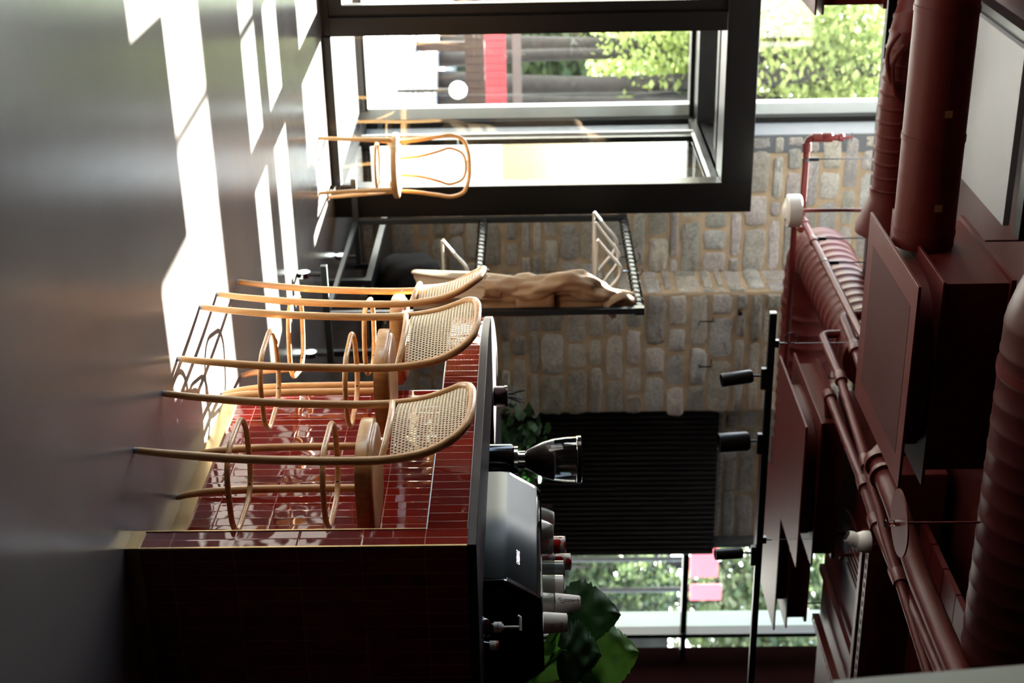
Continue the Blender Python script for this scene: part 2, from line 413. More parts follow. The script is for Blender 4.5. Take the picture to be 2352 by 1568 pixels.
MB().add([(-5.3, 7.0, .12), (-5.3, 10.5, .12), (-5.3, 10.5, 3.5), (-5.3, 7.0, 3.5)], [(0, 1, 2, 3)]).build('pane', M['pane'], w3, smooth=0)
struct(MB().box(-5.4, 8.3, -4.4, -4.2, 0, 3.8).build('wall_rear', M['shade'], smooth=0))
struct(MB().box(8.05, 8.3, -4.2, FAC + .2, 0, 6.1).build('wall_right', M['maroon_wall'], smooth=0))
struct(MB().box(-5.4, 8.3, -4.4, 8.25, 3.62, 3.8).build('ceiling', M['maroon_dark'], smooth=0))
struct(MB().box(-5.4, 8.3, 8.25, FAC + .2, 6.1, 6.3).build('ceiling_high', M['greypaint'], smooth=0))
struct(MB().box(-5.2, 8.05, 8.26, 8.30, 3.33, 6.1).build('trim_2', M['maroon_dark'], smooth=0))
struct(MB().box(-5.2, 8.05, 8.305, 8.36, 3.33, 6.1).build('trim_6', M['greypaint'], smooth=0))  # unseen grey backing, added to bounce neutral light onto the stone
struct(MB().box(-5.2, 8.05, 8.24, 8.30, 3.30, 3.36).build('trim_3', M['black'], smooth=0))

# ---- glazed front, left of the stone house
w1 = thing('window_1', None, None, (0, FAC, 0), kind='structure')
f = MB()
f.box(-5.2, 3.06, FAC - .05, FAC + .05, 4.31, 4.50).box(-5.2, 3.06, FAC - .05, FAC + .05, 6.0, 6.1)
f.box(-5.2, 3.02, FAC - .06, FAC + .08, 2.47, 2.74)
for x in (1.18, -.1, -1.4, -2.7, -4.0): f.box(x - .022, x + .022, FAC - .05, FAC + .05, 2.74, 6.0)
for x in (.92, -1.9, -3.2): f.box(x - .03, x + .03, FAC - .05, FAC + .05, 0, 2.47)
f.box(-5.2, .95, FAC - .05, FAC + .05, 0, .1)
f.box(3.02, 3.065, FAC - .12, FAC + .05, 0, 6.0).box(1.0, 1.55, FAC - .03, FAC + .03, 5.06, 6.0)  # last box: unseen opaque panel, added to cast a shadow on the floor
f.build('frame', M['black'], w1, smooth=0)
MB().box(2.935, 3.02, FAC - .03, FAC + .06, 0, 6.0).build('reflection_post', M['lightframe'], w1, smooth=0)  # white post in place of a grazing reflection in the glass
for z0, z1 in ((2.74, 4.31), (4.5, 6.0)):
    MB().add([(-5.2, FAC, z0), (3.02, FAC, z0), (3.02, FAC, z1), (-5.2, FAC, z1)], [(0, 1, 2, 3)]).build('pane', M['pane'], w1, smooth=0)
MB().add([(.95, FAC, .06), (2.95, FAC, .06), (2.95, FAC, 2.47), (.95, FAC, 2.47)], [(0, 1, 2, 3)]).build('pane', M['pane'], w1, smooth=0)
MB().box(-5.2, .95, FAC - .04, FAC + .04, .1, 2.48).build('solid_panel', M['shade'], w1, smooth=0)  # unseen dark panel, put in to keep reflections in the bar dark
MB().box(.95, 2.95, FAC - .05, FAC + .05, 0, .06).build('sill', M['black'], w1, smooth=0)

# ---- draught lobby of black aluminium and glass
VY = 8.94
d1 = thing('door_1', None, None, (2.4, VY, 0), kind='structure')
f = MB()
f.box(2.98, 3.18, VY, VY + .13, 0, 2.70).box(.95, 2.98, VY, VY + .27, 2.50, 2.70)
f.box(.95, 1.06, VY, VY + .13, 0, 2.5).box(2.0, 2.98, VY, VY + .10, 0, .055)
f.box(1.06, 2.0, VY + .02, VY + .10, 0, .05)
f.build('door_frame', M['black'], d1, smooth=0, bevel=.004)
f = MB()
f.box(1.885, 2.0, VY, VY + .11, .05, 2.5).box(1.812, 1.872, VY + .02, VY + .09, .05, 2.5).box(1.872, 1.885, VY + .03, VY + .08, .05, 2.5)
f.box(1.13, 1.812, VY + .02, VY + .09, .05, .135).box(1.13, 1.812, VY + .02, VY + .09, 2.44, 2.5).box(1.06, 1.13, VY + .02, VY + .09, .05, 2.5)
f.build('leaf_frame', M['black'], d1, smooth=0, bevel=.003)
f = MB()
f.box(.95, 3.14, 9.75, 9.85, 2.56, 2.68).box(3.0, 3.14, VY + .13, FAC - .06, 2.5, 2.68)
f.box(.95, 3.02, 10.39, FAC - .06, 2.50, 2.70)
f.build('roof_frame', M['black'], d1, smooth=0)
f = MB()
f.box(3.0, 3.08, VY + .13, 10.5, 0, .06).box(3.0, 3.08, VY + .13, 10.5, 2.45, 2.52).box(3.0, 3.08, 10.06, 10.15, .06, 2.45)
f.box(3.0, 3.05, VY + .13, VY + .18, .06, 2.45)
f.build('side_frame', M['black'], d1, smooth=0)
f = MB().box(2.985, 2.999, VY + .13, 10.1, 2.43, 2.45).box(2.985, 2.999, 10.145, 10.165, .06, 2.45)
f.build('bright_bead', M['lightframe'], d1, smooth=0)
def pane(vs, par): return MB().add(vs, [(0, 1, 2, 3)]).build('pane', M['pane'], par, smooth=0)
pane([(3.02, VY + .18, .06), (3.02, 10.06, .06), (3.02, 10.06, 2.45), (3.02, VY + .18, 2.45)], d1)
pane([(2.0, VY + .05, .055), (2.98, VY + .05, .055), (2.98, VY + .05, 2.5), (2.0, VY + .05, 2.5)], d1)
pane([(1.13, VY + .055, .135), (1.812, VY + .055, .135), (1.812, VY + .055, 2.44), (1.13, VY + .055, 2.44)], d1)
pane([(.95, VY + .27, 2.62), (3.0, VY + .27, 2.62), (3.0, 10.39, 2.62), (.95, 10.39, 2.62)], d1)
MB().box(.93, .97, VY + .13, FAC - .06, 0, 2.68).build('side_wall', M['shade'], d1, smooth=0)

# ---- stone house walls
def stone_wall(name, org, ux, length, nrm, z0, z1, seed, jag=0, step=.132):
    """rubble courses laid along ux from org; nrm points into the room"""
    rnd = random.Random(seed); mb = MB(); tones = []
    O = Vector(org); U = Vector(ux); N = Vector(nrm)
    P = lambda u, z, d: O + U * u + Vector((0, 0, z)) + N * d
    vs = [P(u, z, d) for d in (0, -.18) for u, z in ((0, z0), (length, z0), (length, z1), (0, z1))]
    mb.add(vs, [(0, 1, 2, 3), (7, 6, 5, 4), (0, 4, 5, 1), (1, 5, 6, 2), (2, 6, 7, 3), (3, 7, 4, 0)], 0); tones += [(1, 1, 1)] * 6
    z = z0
    while z < z1 - .04:
        h = step * rnd.choice((.66, .8, .95, 1.1, 1.25, 1.45)); u = -rnd.random() * .2; gap = rnd.uniform(.016, .034)
        while u < length:
            w = rnd.choice((.16, .22, .28, .34, .4, .48)) * rnd.uniform(.85, 1.15)
            a, b_ = max(u, .004), min(u + w - gap, length - .004); zb, zt = z + rnd.uniform(0, .012), min(z + h - gap * rnd.uniform(.7, 1.2), z1)
            over = rnd.uniform(.0, .045) if (jag and u + w >= length) else 0
            if jag and u + w >= length - .1: b_ = length + over; w += .1
            if b_ - a > .05 and zt - zb > .03:
                n = 20; ring = []; cxu, czu = (a + b_) / 2, (zb + zt) / 2
                for k in range(n):
                    t = 2 * math.pi * k / n; e = .36
                    cu = math.copysign(abs(math.cos(t)) ** e, math.cos(t)); su = math.copysign(abs(math.sin(t)) ** e, math.sin(t))
                    ring.append((cxu + cu * (b_ - a) / 2 * rnd.uniform(.92, 1.05), czu + su * (zt - zb) / 2 * rnd.uniform(.86, 1.10)))
                th = rnd.uniform(.006, .022)
                base = -.1 if jag and over else -.01
                o = [P(q[0], q[1], base) for q in ring] + [P(q[0], q[1], th * .45) for q in ring]
                o += [P(cxu + (q[0] - cxu) * .88, czu + (q[1] - czu) * .80, th * rnd.uniform(.7, 1.15)) for q in ring]
                o += [P(cxu + (q[0] - cxu) * .45, czu + (q[1] - czu) * .42, th * rnd.uniform(.75, 1.4)) for q in ring]
                o.append(P(cxu, czu, th))
                fs = [(r * n + k, r * n + (k + 1) % n, (r + 1) * n + (k + 1) % n, (r + 1) * n + k) for r in range(3) for k in range(n)]
                fs += [(3 * n + k, 3 * n + (k + 1) % n, 4 * n) for k in range(n)]
                mb.add(o, fs, 1); t_ = rnd.uniform(.72, 1.15); tones += [(t_ * rnd.uniform(.96, 1.06), t_, t_ * rnd.uniform(.92, 1.06))] * len(fs)
            u += w
        z += h
    ob = mb.build(name, [M['mortar'], M['stone']], smooth=50, recalc=False)
    at = ob.data.attributes.new('tone', 'FLOAT_COLOR', 'FACE')
    at.data.foreach_set('color', [c for t in tones for c in (*t, 1)])
    bm = bmesh.new(); bm.from_mesh(ob.data); bmesh.ops.recalc_face_normals(bm, faces=bm.faces); bm.to_mesh(ob.data); bm.free()
    return struct(ob)
stone_wall('wall_far_left', (3.075, 10.27, 0), (1, 0, 0), 1.05, (0, -1, 0), 0, 6.1, 3)
stone_wall('wall_far_return', (4.125, 9.853, 0), (0, 1, 0), .43, (-1, 0, 0), 0, 6.1, 5)
stone_wall('wall_far_right', (4.135, 9.845, 0), (1, 0, 0), .955, (0, -1, 0), 0, 6.1, 8, jag=1)
stone_wall('wall_far_niche', (5.1, 10.72, 0), (1, 0, 0), 1.69, (0, -1, 0), 0, 6.1, 12)
struct(MB().box(4.16, 5.06, 10.03, 10.95, 0, 6.1).box(3.22, 4.10, 10.46, 10.95, 0, 6.1).build('wall_far_core', M['shade'], smooth=0))
struct(MB().box(3.06, 3.20, 10.262, FAC - .12, 0, 6.1).build('trim_4', M['plaster'], smooth=0, bevel=.006))
struct(MB().box(6.755, 6.80, 10.60, 10.80, 0, 6.1).build('trim_5', M['plaster'], smooth=0))

# ---- window behind the bar on the right
w2 = thing('window_2', None, None, (7.4, 10.76, .9), kind='structure')
f = MB().box(6.79, 6.83, 10.72, 10.80, .9, 6.1).box(6.8, 8.05, 10.72, 10.80, 2.555, 2.605).box(7.765, 7.805, 10.70, 10.82, .9, 6.1)
f.box(6.8, 8.05, 10.72, 10.80, .85, .92)
f.build('frame', M['black'], w2, smooth=0)
MB().box(7.77, 7.80, 10.83, 11.06, .9, 6.1).build('reflection_fin', M['greenfin'], w2, smooth=0)  # fin that carries the painted glass reflection
pane([(6.83, 10.775, .92), (8.05, 10.775, .92), (8.05, 10.775, 6.1), (6.83, 10.775, 6.1)], w2)
struct(MB().box(6.8, 8.05, 10.6, 10.9, 0, .86).build('wall_far_sill', M['maroon_dark'], smooth=0))

# ================================================================ the bar
BX, BY, RX = 2.458, 3.86, 2.716                           # face of the bar, its near end, back of the knee recess
bar = thing('bar_counter', 'long bar clad in glossy oxblood tiles with a plum top and curved far end', 'bar counter', (BX, BY, 0))
def curve_plan(off=0):
    """plan outline of the bar top's outer edge, from the near corner round the far end; off = inset"""
    pts = [(BX + off, BY - .0)]
    cxp, cyp, ra = BX + 1.9, 5.25, 1.9 - off
    for k in range(0, 29):
        t = 1.35 * k / 28
        pts.append((cxp - ra * math.cos(t), cyp + ra * math.sin(t)))
    return pts
pl = curve_plan(); top = pl + [(3.95, 5.95), (2.87, 5.78), (2.87, 4.2), (3.9, 4.0), (3.9, BY)]
top[0] = (BX, BY + .004)
MB().prism(top, 'z', 1.070, 1.100).build('countertop', M['counter'], bar, smooth=30, bevel=.0025)
# overhanging band of short tiles following the curve
pb = curve_plan(.004); u = 0; rows = [[], []]; uu = []
for i, p in enumerate(pb):
    if i: u += (Vector(p) - Vector(pb[i - 1])).length
    uu.append(u); rows[0].append((p[0], p[1], .938)); rows[1].append((p[0], p[1], 1.070))
band = MB(); n_ = len(pb); band.grid(rows)
inn = curve_plan(.06); band.grid([[(p[0], p[1], .938) for p in pb], [(p[0], p[1], .938) for p in inn]])
bo = band.build('tiled_band', M['tile_band'], bar, recalc=False)
uv = bo.data.uv_layers.new(name='UVMap')
for l in bo.data.loops:
    i = l.vertex_index % n_; row = l.vertex_index // n_
    uv.data[l.index].uv = (uu[i] + .0505 * .0, {0: .002, 1: .134, 2: .002, 3: -.06}[row])
ed = MB(); ed.tube([(p[0] - .001, p[1], .9375) for p in pb], .0028, 6); ed.tube([(p[0] - .001, p[1], 1.0695) for p in pb], .0022, 6)
ed.build('edge_trim', M['steel'], bar)
under = MB().prism([(p[0], p[1]) for p in inn] + [(3.9, 5.85), (RX + .05, 5.85), (RX + .05, BY + .1)], 'z', .945, 1.0705)
under.build('soffit', M['maroon_dark'], bar, smooth=0)
ft = MB().add([(RX, BY + .1, .055), (RX, 5.47, .055), (RX, 5.47, .945), (RX, BY + .1, .945)], [(0, 3, 2, 1)])
ft.add([(RX, 5.47, .055), (3.6, 5.47, .055), (3.6, 5.47, .945), (RX, 5.47, .945)], [(0, 3, 2, 1)])
o = ft.build('tiled_front', M['tile'], bar, smooth=0, recalc=False)
planar_uv(o, lambda c: c.x + c.y, lambda c: c.z - .138)
# end pier and dark near end
pier = MB().box(BX, 3.9, BY, BY + .1, .045, 1.070)
o = pier.build('tiled_end', M['tile'], bar, smooth=0)
planar_uv(o, lambda c: c.x + c.y + .001, lambda c: c.z - .138)
MB().box(BX - .003, BX + .004, BY - .003, BY + .004, .045, 1.07).box(BX - .003, BX + .004, BY + .097, BY + .102, .045, .938).build('brass_angle', M['brass'], bar, smooth=0)
k = MB().box(BX + .004, 3.9, BY + .004, BY + .096, 0, .045).box(RX - .012, RX + .05, BY + .096, 5.47, 0, .055).box(RX + .05, 3.6, 5.44, 5.482, 0, .055)
k.box(BX - .004, BX + .004, BY - .004, BY + .1, 0, .045)
k.build('brass_kickplate', M['brass'], bar, smooth=0)
MB().box(RX + .002, 2.9, BY + .1, 5.46, .055, .945).box(2.9, 3.6, 5.2, 5.46, .055, .945).build('carcass', M['maroon_dark'], bar, smooth=0)
wk = thing('back_worktop', 'low dark worktop behind the bar carrying the coffee machine', 'worktop', (3.4, 4.7, 0))
MB().box(2.91, 3.88, BY + .12, 5.74, .82, .86).build('top', M['counter'], wk, smooth=0, bevel=.002)
MB().box(2.93, 3.85, BY + .14, 5.19, 0, .82).build('cabinet', M['maroon_dark'], wk, smooth=0)

# ================================================================ bar stools
def cat(pts, n=7): return smooth_path(pts, n)
def make_stool():
    t = thing('bar_stool', 'x', 'bar stool')
    R_ = .0145
    # back loop: two rear legs running up into one bent top rail
    side = [(-.205, .2035, .012), (-.190, .2025, .12), (-.170, .2015, .32), (-.158, .2005, .55), (-.155, .2, .72), (-.160, .1995, .82), (-.178, .198, .92), (-.206, .193, .99), (-.232, .178, 1.036), (-.250, .140, 1.066)]
    up = cat(side, 6); topr = cat([side[-1], (-.262, .08, 1.078), (-.266, 0, 1.081), (-.262, -.08, 1.078), (-.250, -.140, 1.066)], 5)
    dn = [Vector((p.x, -p.y, p.z)) for p in reversed(up)]
    path = up + topr[1:-1] + dn
    rr = [min(R_, .0115 + .012 * max(p.z, 0) * 1.0) for p in path]
    MB().tube(path, rr, 16).build('back_loop', M['wood'], t, smooth=60)
    for s in (1, -1):
        MB().cyl((-.206, s * .2036, 0), (-.205, s * .2035, .013), .0105, .0105).build('foot_glide', M['rubber'], t)
        leg = cat([(.208, s * .2045, .012), (.198, s * .2035, .05), (.187, s * .2025, .13), (.180, s * .202, .26), (.178, s * .2015, .45), (.178, s * .201, .715)], 6)
        lg = MB().tube(leg, [min(R_, .0115 + .02 * p.z) for p in leg], 16).build('leg', M['wood'], t, smooth=60)
        MB().cyl((.209, s * .2046, 0), (.208, s * .2045, .013), .0105, .0105).build('foot_glide', M['rubber'], lg)
    # two hoop stretchers inside the legs
    for z, hx0, hx1, hy in ((.282, -.158, .162, .180), (.592, -.140, .155, .178)):
        pts = []; ncr = 7; rad = .115; c0, c1 = hx0, hx1
        for cxx, cyy, a0 in ((c1 - rad, hy - rad, 0), (c0 + rad, hy - rad, 90), (c0 + rad, -hy + rad, 180), (c1 - rad, -hy + rad, 270)):
            for k in range(ncr + 1):
                a = math.radians(a0 + 90 * k / ncr); pts.append((cxx + rad * math.cos(a), cyy + rad * math.sin(a), z))
        hp = MB().tube(pts, .0098, 12, closed=True).build('stretcher_hoop', M['wood'], t, smooth=60)
        for sx, sy in ((c1 - .033, hy - .033), (c1 - .033, -hy + .033), (c0 + .033, hy - .033), (c0 + .033, -hy + .033)):
            d = Vector((sx - (c0 + c1) / 2, sy, 0)).normalized(); c = Vector((sx, sy, z)) - d * .0085
            MB().cyl(c, c - d * .003, .0042, n=10).build('screw', M['steel'], hp)
    # bent rim and dished seat
    def se(rx, ry, n=48, e=3.0, cx_=.0225):
        o = []
        for k in range(n):
            a = 2 * math.pi * k / n; c, s_ = math.cos(a), math.sin(a)
            o.append((cx_ + math.copysign(abs(c) ** (2 / e), c) * rx, math.copysign(abs(s_) ** (2 / e), s_) * ry))
        return o
    rim = MB(); 
    prof = [(-.012, .700), (0, .697), (.002, .703), (.002, .734), (-.002, .7395), (-.012, .740)]
    vs = [];
    for off, z in prof:
        vs += [(x, y, z) for x, y in se(.185 + off, .186 + off)]
    nn = 48; fs = [(i * nn + j, i * nn + (j + 1) % nn, (i + 1) * nn + (j + 1) % nn, (i + 1) * nn + j) for i in range(len(prof) - 1) for j in range(nn)]
    vs += [(x, y, .700) for x, y in se(.05, .05)]; b0 = len(prof) * nn
    fs += [((j + 1) % nn, j, b0 + j, b0 + (j + 1) % nn) for j in range(nn)] + [tuple(b0 + j for j in range(nn))]
    rm = MB().add(vs, fs).build('seat_rim', M['wood'], t, smooth=50)
    vs = []; prof = [(-.012, .7402), (-.015, .748), (-.024, .7525), (-.06, .7515), (-.11, .748), (-.16, .746)]
    for off, z in prof: vs += [(x, y, z) for x, y in se(.185 + off, .186 + off)]
    fs = [(i * nn + j, i * nn + (j + 1) % nn, (i + 1) * nn + (j + 1) % nn, (i + 1) * nn + j) for i in range(len(prof) - 1) for j in range(nn)] + [tuple((len(prof) - 1) * nn + j for j in range(nn))]
    MB().add(vs, fs).build('seat', M['wood'], t, smooth=50)
    text_mesh('maker_stamp', 'TON', .013, M['ink'], rm, basis((-.1655, .135, .719), (0, -1, 0), (0, 0, 1)), .0004)
    # lower back rail, bowed to the rear, and the cane
    rl = cat([(-.160, .193, .792), (-.184, .15, .800), (-.203, .07, .806), (-.208, 0, .808), (-.203, -.07, .806), (-.184, -.15, .800), (-.160, -.193, .792)], 6)
    MB().tube(rl, .0112, 14).build('lower_back_rail', M['wood'], t, smooth=60)
    def at_curve(path, y):
        for a, b in zip(path, path[1:]):
            if (a.y - y) * (b.y - y) <= 0 and abs(a.y - b.y) > 1e-9:
                q = (y - a.y) / (b.y - a.y); return a.lerp(b, q)
        return path[0]
    def upright(z):
        for a, b in zip(up, up[1:]):
            if a.z <= z <= b.z: return a.lerp(b, (z - a.z) / (b.z - a.z))
        return up[-1]
    halfx = lambda z: (upright(z).y if z < 1.06 else .14)
    def surf(y, z):
        """bowed sheet: edges on the uprights, belly to the rear"""
        p = upright(min(z, 1.064)); hy = max(p.y, .05)
        bow = .046 * (1 - min(1, abs(y) / hy) ** 2) * (1 - max(0, (z - .81) / .27) * .65)
        return Vector((p.x - bow + .002 if z < 1.066 else -.262, y, z))
    cn = MB(); cell = .0126; row = 0; z = .824
    while z < 1.062:
        y0 = -.185 + (cell / 2 if row % 2 else 0); y = y0
        while y < .185:
            hw = halfx(z) - .016
            if z > 1.03: hw = min(hw, .186 - (z - 1.03) * 2.2)
            if abs(y) < hw:
                sq = []; oc = []
                for k in range(8):
                    a = math.pi / 8 + k * math.pi / 4
                    oc.append(surf(y + .0038 * math.cos(a), z + .0043 * math.sin(a)))
                h = cell / 2 + .0002
                for k in range(8):
                    a = math.pi / 8 + k * math.pi / 4; c, s_ = math.cos(a), math.sin(a); q = h / max(abs(c), abs(s_))
                    c, s_ = c * q, s_ * q
                    if abs(abs(c) - h) < 1e-9 and abs(s_) < h * .5 and False: pass
                    sq.append(surf(y + (math.copysign(h, c) if k in (0, 3, 4, 7) else math.copysign(h, c)), z + math.copysign(h * .93, s_)) if k in (0, 2, 4, 6) else
                              surf(y + (math.copysign(h, c) if k in (3, 7) else 0 if k in (1, 5) else 0), z + (0 if k in (3, 7) else math.copysign(h * .93, s_))))
                cn.add(sq + oc, [(k, (k + 1) % 8, 8 + (k + 1) % 8, 8 + k) for k in range(8)])
            y += cell
        z += cell * .93; row += 1
    cn.build('cane_back', M['cane'], t, smooth=0, solid=.0016)
    return t
stool = make_stool()
stools = [((2.440, 4.296, 0), 0, 'nearest cane-backed beech bar stool, next to the tiled end of the bar'),
          ((2.408, 4.962, 0), 4, 'middle cane-backed beech bar stool, between the two others at the bar'),
          ((2.512, 5.596, 0), -15, 'farthest cane-backed beech bar stool, turned away and sunlit at its back rail')]
for i, (loc, rz, lab) in enumerate(stools):
    s_ = stool if i == 0 else copy_tree(stool)
    s_.location = loc; s_.rotation_euler = (0, 0, math.radians(rz))
    tag(s_, lab, 'bar stool', 'cane bar stools along the bar')

# ================================================================ bentwood cafe chair by the lobby
def make_chair():
    t = thing('bentwood_chair', 'bare beech bentwood chair with double-loop back standing in the sun by the glass lobby', 'chair', (0, 0, 0))
    r = .0125
    side = [(.155, .185, 0), (.142, .175, .14), (.128, .165, .30), (.122, .155, .44), (.128, .160, .55), (.150, .182, .70), (.168, .192, .78), (.180, .165, .855), (.184, .10, .885)]
    side = [(-y, x, z) for x, y, z in side]                # x across, y to the rear
    up = cat(side, 6); tp = cat([side[-1], (-.05, .188, .893), (.05, .188, .893), (.10, .184, .885)], 5)
    path = up + tp[1:-1] + [Vector((-p.x, p.y, p.z)) for p in reversed(up)]
    MB().tube(path, [min(r, .010 + .03 * p.z) for p in path], 14).build('back_loop', M['wood'], t, smooth=60)
    il = [(-.052, .165, .455), (-.062, .150, .58), (-.092, .165, .70), (-.112, .178, .77), (-.085, .186, .845), (-.04, .190, .868), (.0, .190, .872)]
    ip = cat(il, 6); ip = ip + [Vector((-p.x, p.y, p.z)) for p in reversed(ip[:-1])]
    MB().tube(ip, .0085, 12).build('inner_loop', M['wood'], t, smooth=60)
    for s in (1, -1):
        lg = cat([(s * .165, -.165, 0), (s * .156, -.150, .2), (s * .150, -.135, .435)], 6)
        MB().tube(lg, [.010 + .012 * p.z for p in lg], 14).build('leg', M['wood'], t, smooth=60)
        br = cat([(s * .168, .130, .25), (s * .165, .05, .36), (s * .150, -.02, .41), (s * .1, -.07, .425)], 5)
        MB().tube(br, .0075, 10).build('side_brace', M['wood'], t, smooth=60)
    rg = [(.14 * math.cos(a), .135 * math.sin(a) - .005, .335) for a in [2 * math.pi * k / 32 for k in range(32)]]
    MB().tube(rg, .0085, 10, closed=True).build('stretcher_ring', M['wood'], t, smooth=60)
    MB().lathe([(.05, .432), (.185, .432), (.2, .436), (.204, .452), (.2, .466), (.188, .470), (.18, .466), (.10, .459), (.01, .457)], n=44).build('seat', M['wood'], t, smooth=50)
    return t
ch = make_chair(); ch.location = (2.725, 8.60, 0); ch.rotation_euler = (0, 0, math.radians(-20))

# ================================================================ under the ceiling
def diffuser(name_label, x0, x1, y0, y1, z, zp, zt, grille=True):
    """square air diffuser: face plate, throat, upper plate and plenum box"""
    t = thing('air_diffuser', name_label, 'air diffuser', ((x0 + x1) / 2, (y0 + y1) / 2, z))
    t['group'] = 'square maroon air diffusers under the ceiling'
    fp = MB().box(x0, x1, y0, y1, z, z + .012).build('face_plate', M['maroon'], t, smooth=0, bevel=.0015)
    if grille:
        w, d = x1 - x0, y1 - y0
        MB().box(x0 + .13 * w, x1 - .13 * w, y0 + .10 * d, y1 - .12 * d, z - .0012, z + .003).build('perforated_grille', M['grille'], fp, smooth=0)
    MB().box(x0 - .005, x1 + .005, y0 + .03, y1 + .03, zp, zp + .012).build('upper_plate', M['maroon'], t, smooth=0, bevel=.0015)
    th = MB(); n = 40; e = 3.2; ring = []
    cx_, cy_ = (x0 + x1) / 2, (y0 + y1) / 2 + .01
    for k in range(n):
        a = 2 * math.pi * k / n; c, s_ = math.cos(a), math.sin(a)
        ring.append((cx_ + math.copysign(abs(c) ** (2 / e), c) * (x1 - x0) * .43, cy_ + math.copysign(abs(s_) ** (2 / e), s_) * (y1 - y0) * .43))
    th.prism(ring, 'z', z + .012, zp).build('throat', M['maroon'], t, smooth=40)
    bx = MB().box(x0 + .03, x1 - .03, y0 + .10, y1 - .05, zp + .012, zt).build('plenum_box', M['maroon'], t, smooth=0, bevel=.002)
    for hx_ in (x0 + .1, x1 - .1):
        for hy_ in (y0 + .16, y1 - .12): MB().cyl((hx_, hy_, zt - .01), (hx_, hy_, 3.63 if hy_ < 8.25 else 6.11), .005, n=8).build('hanger_rod', M['maroon_dark'], t)
    l = MB().box(x0 + .01, x1 - .01, y0 + .08, y1 - .03, zt - .02, zt).build('box_lip', M['maroon'], bx, smooth=0)
    return t
diffuser('large square maroon air diffuser with perforated grille, nearest the camera', 2.207, 3.117, 5.30, 6.18, 2.800, 2.905, 3.21)
diffuser('square maroon air diffuser hanging just above the black lighting track', 3.845, 4.775, 7.22, 8.16, 2.800, 2.893, 3.04, False)
diffuser('square maroon air diffuser behind the one over the track, nearer the right window', 4.84, 5.78, 8.00, 8.93, 2.845, 2.93, 3.08, False)
m_ = on_x(1870, 35, 1.66)
diffuser('square maroon air diffuser at the left edge, high by the lobby', .86, 1.66, m_.y, 8.2, m_.z, m_.z + .045, m_.z + .40, False)

def spiral_tube(path, r, pitch, mb=None, n=36, rib=.006):
    """round sheet duct with raised seams every pitch"""
    P = [Vector(p) for p in path]; L_ = [0]
    for a, b in zip(P, P[1:]): L_.append(L_[-1] + (b - a).length)
    def at(s):
        for i in range(len(P) - 1):
            if s <= L_[i + 1] + 1e-9: return P[i].lerp(P[i + 1], (s - L_[i]) / max(1e-9, L_[i + 1] - L_[i]))
        return P[-1]
    pts, rs = [], []; s = 0; tot = L_[-1]
    while s < tot:
        for d, q in ((0, r), (pitch * .72, r), (pitch * .80, r + rib), (pitch * .92, r + rib)):
            if s + d < tot: pts.append(at(s + d)); rs.append(q)
        s += pitch
    pts.append(P[-1]); rs.append(r)
    return (mb or MB()).tube(pts, rs, n)
def collar(a, b, r): return MB().cyl(a, b, r, n=36)
# smooth round main duct feeding the near diffuser from the left
t = thing('round_duct', 'thick smooth maroon round duct running left from the near air diffuser', 'duct', (1.0, 5.85, 2.94))
b_ = MB().tube([(-.6, 5.86, 2.955), (2.235, 5.86, 2.955)], .128, 40).build('duct_body', M['maroon'], t, smooth=40)
for x in (1.22, 1.75, 2.16): MB().cyl((x, 5.86, 2.955), (x + .025, 5.86, 2.955), .1315, n=40).build('joint_band', M['maroon'], b_, smooth=40)
for x in (1.62, 2.02):
    MB().box(x, x + .03, 5.727, 5.733, 2.955, 2.985).build('clamp_bolt', M['brass'], b_, smooth=0)
# thinner seamed duct tucked behind it, with an elbow
t = thing('seamed_duct', 'thin seamed maroon duct with elbow, tucked behind the thick smooth duct', 'duct', (2.0, 7.35, 3.2))
pp = round_path([(1.28, 7.86, 3.48), (1.62, 7.42, 3.22), (1.95, 7.42, 3.19), (2.52, 7.42, 3.19)], .3, 8)
db = spiral_tube(pp, .093, .075).build('duct_body', M['maroon'], t, smooth=40)
MB().lathe([(.10, 0), (.10, .05), (.16, .20), (.16, .24)], (2.52, 7.42, 3.19), (1, 0, 0), 32).build('reducer', M['maroon'], t, smooth=40)
for a in ((1.66, 7.30, 3.14), (1.72, 7.30, 3.17)):
    MB().tube(smooth_path([a, (a[0] + .1, 7.30, a[2] - .05), (a[0] + .25, 7.31, a[2] - .02), (a[0] + .31, 7.34, a[2] + .05)], 6), .012, 8).build('cable_conduit', M['maroon'], t)
# big seamed duct with a bend behind the sprinkler pipe
t = thing('bent_duct', 'big seamed maroon duct bending round in front of the stone wall', 'duct', (3.6, 9.0, 3.25))
pp = round_path([(3.52, 7.4, 3.20), (3.52, 9.32, 3.20), (5.6, 9.32, 3.20)], .42, 14)
spiral_tube(pp, .185, .105, n=44, rib=.007).build('duct_body', M['maroon'], t, smooth=40)
for a, b in (((3.52, 8.86, 3.2), (3.52, 8.90, 3.2)), ((3.96, 9.32, 3.2), (4.0, 9.32, 3.2))): collar(a, b, .195).build('joint_band', M['maroon'], t)
# near big seamed duct at the right
t = thing('near_seamed_duct', 'wide dark seamed maroon duct at the very top, nearest the camera', 'duct', (3.0, 4.75, 3.1))
spiral_tube(round_path([(2.02, 4.84, 3.60), (2.02, 4.84, 3.205), (4.22, 4.84, 3.205)], .22, 8), .205, .10, n=48, rib=.0025).build('duct_body', M['maroon_dark'], t, smooth=40)  # body takes the darker maroon, so its shade is in the colour
collar((2.33, 4.84, 3.205), (2.37, 4.84, 3.205), .212).build('joint_band', M['maroon'], t, smooth=40)
MB().lathe([(.205, 0), (.12, .16), (.12, .24)], (4.22, 4.84, 3.205), (1, 0, 0), 40).build('reducer', M['maroon'], t, smooth=40)
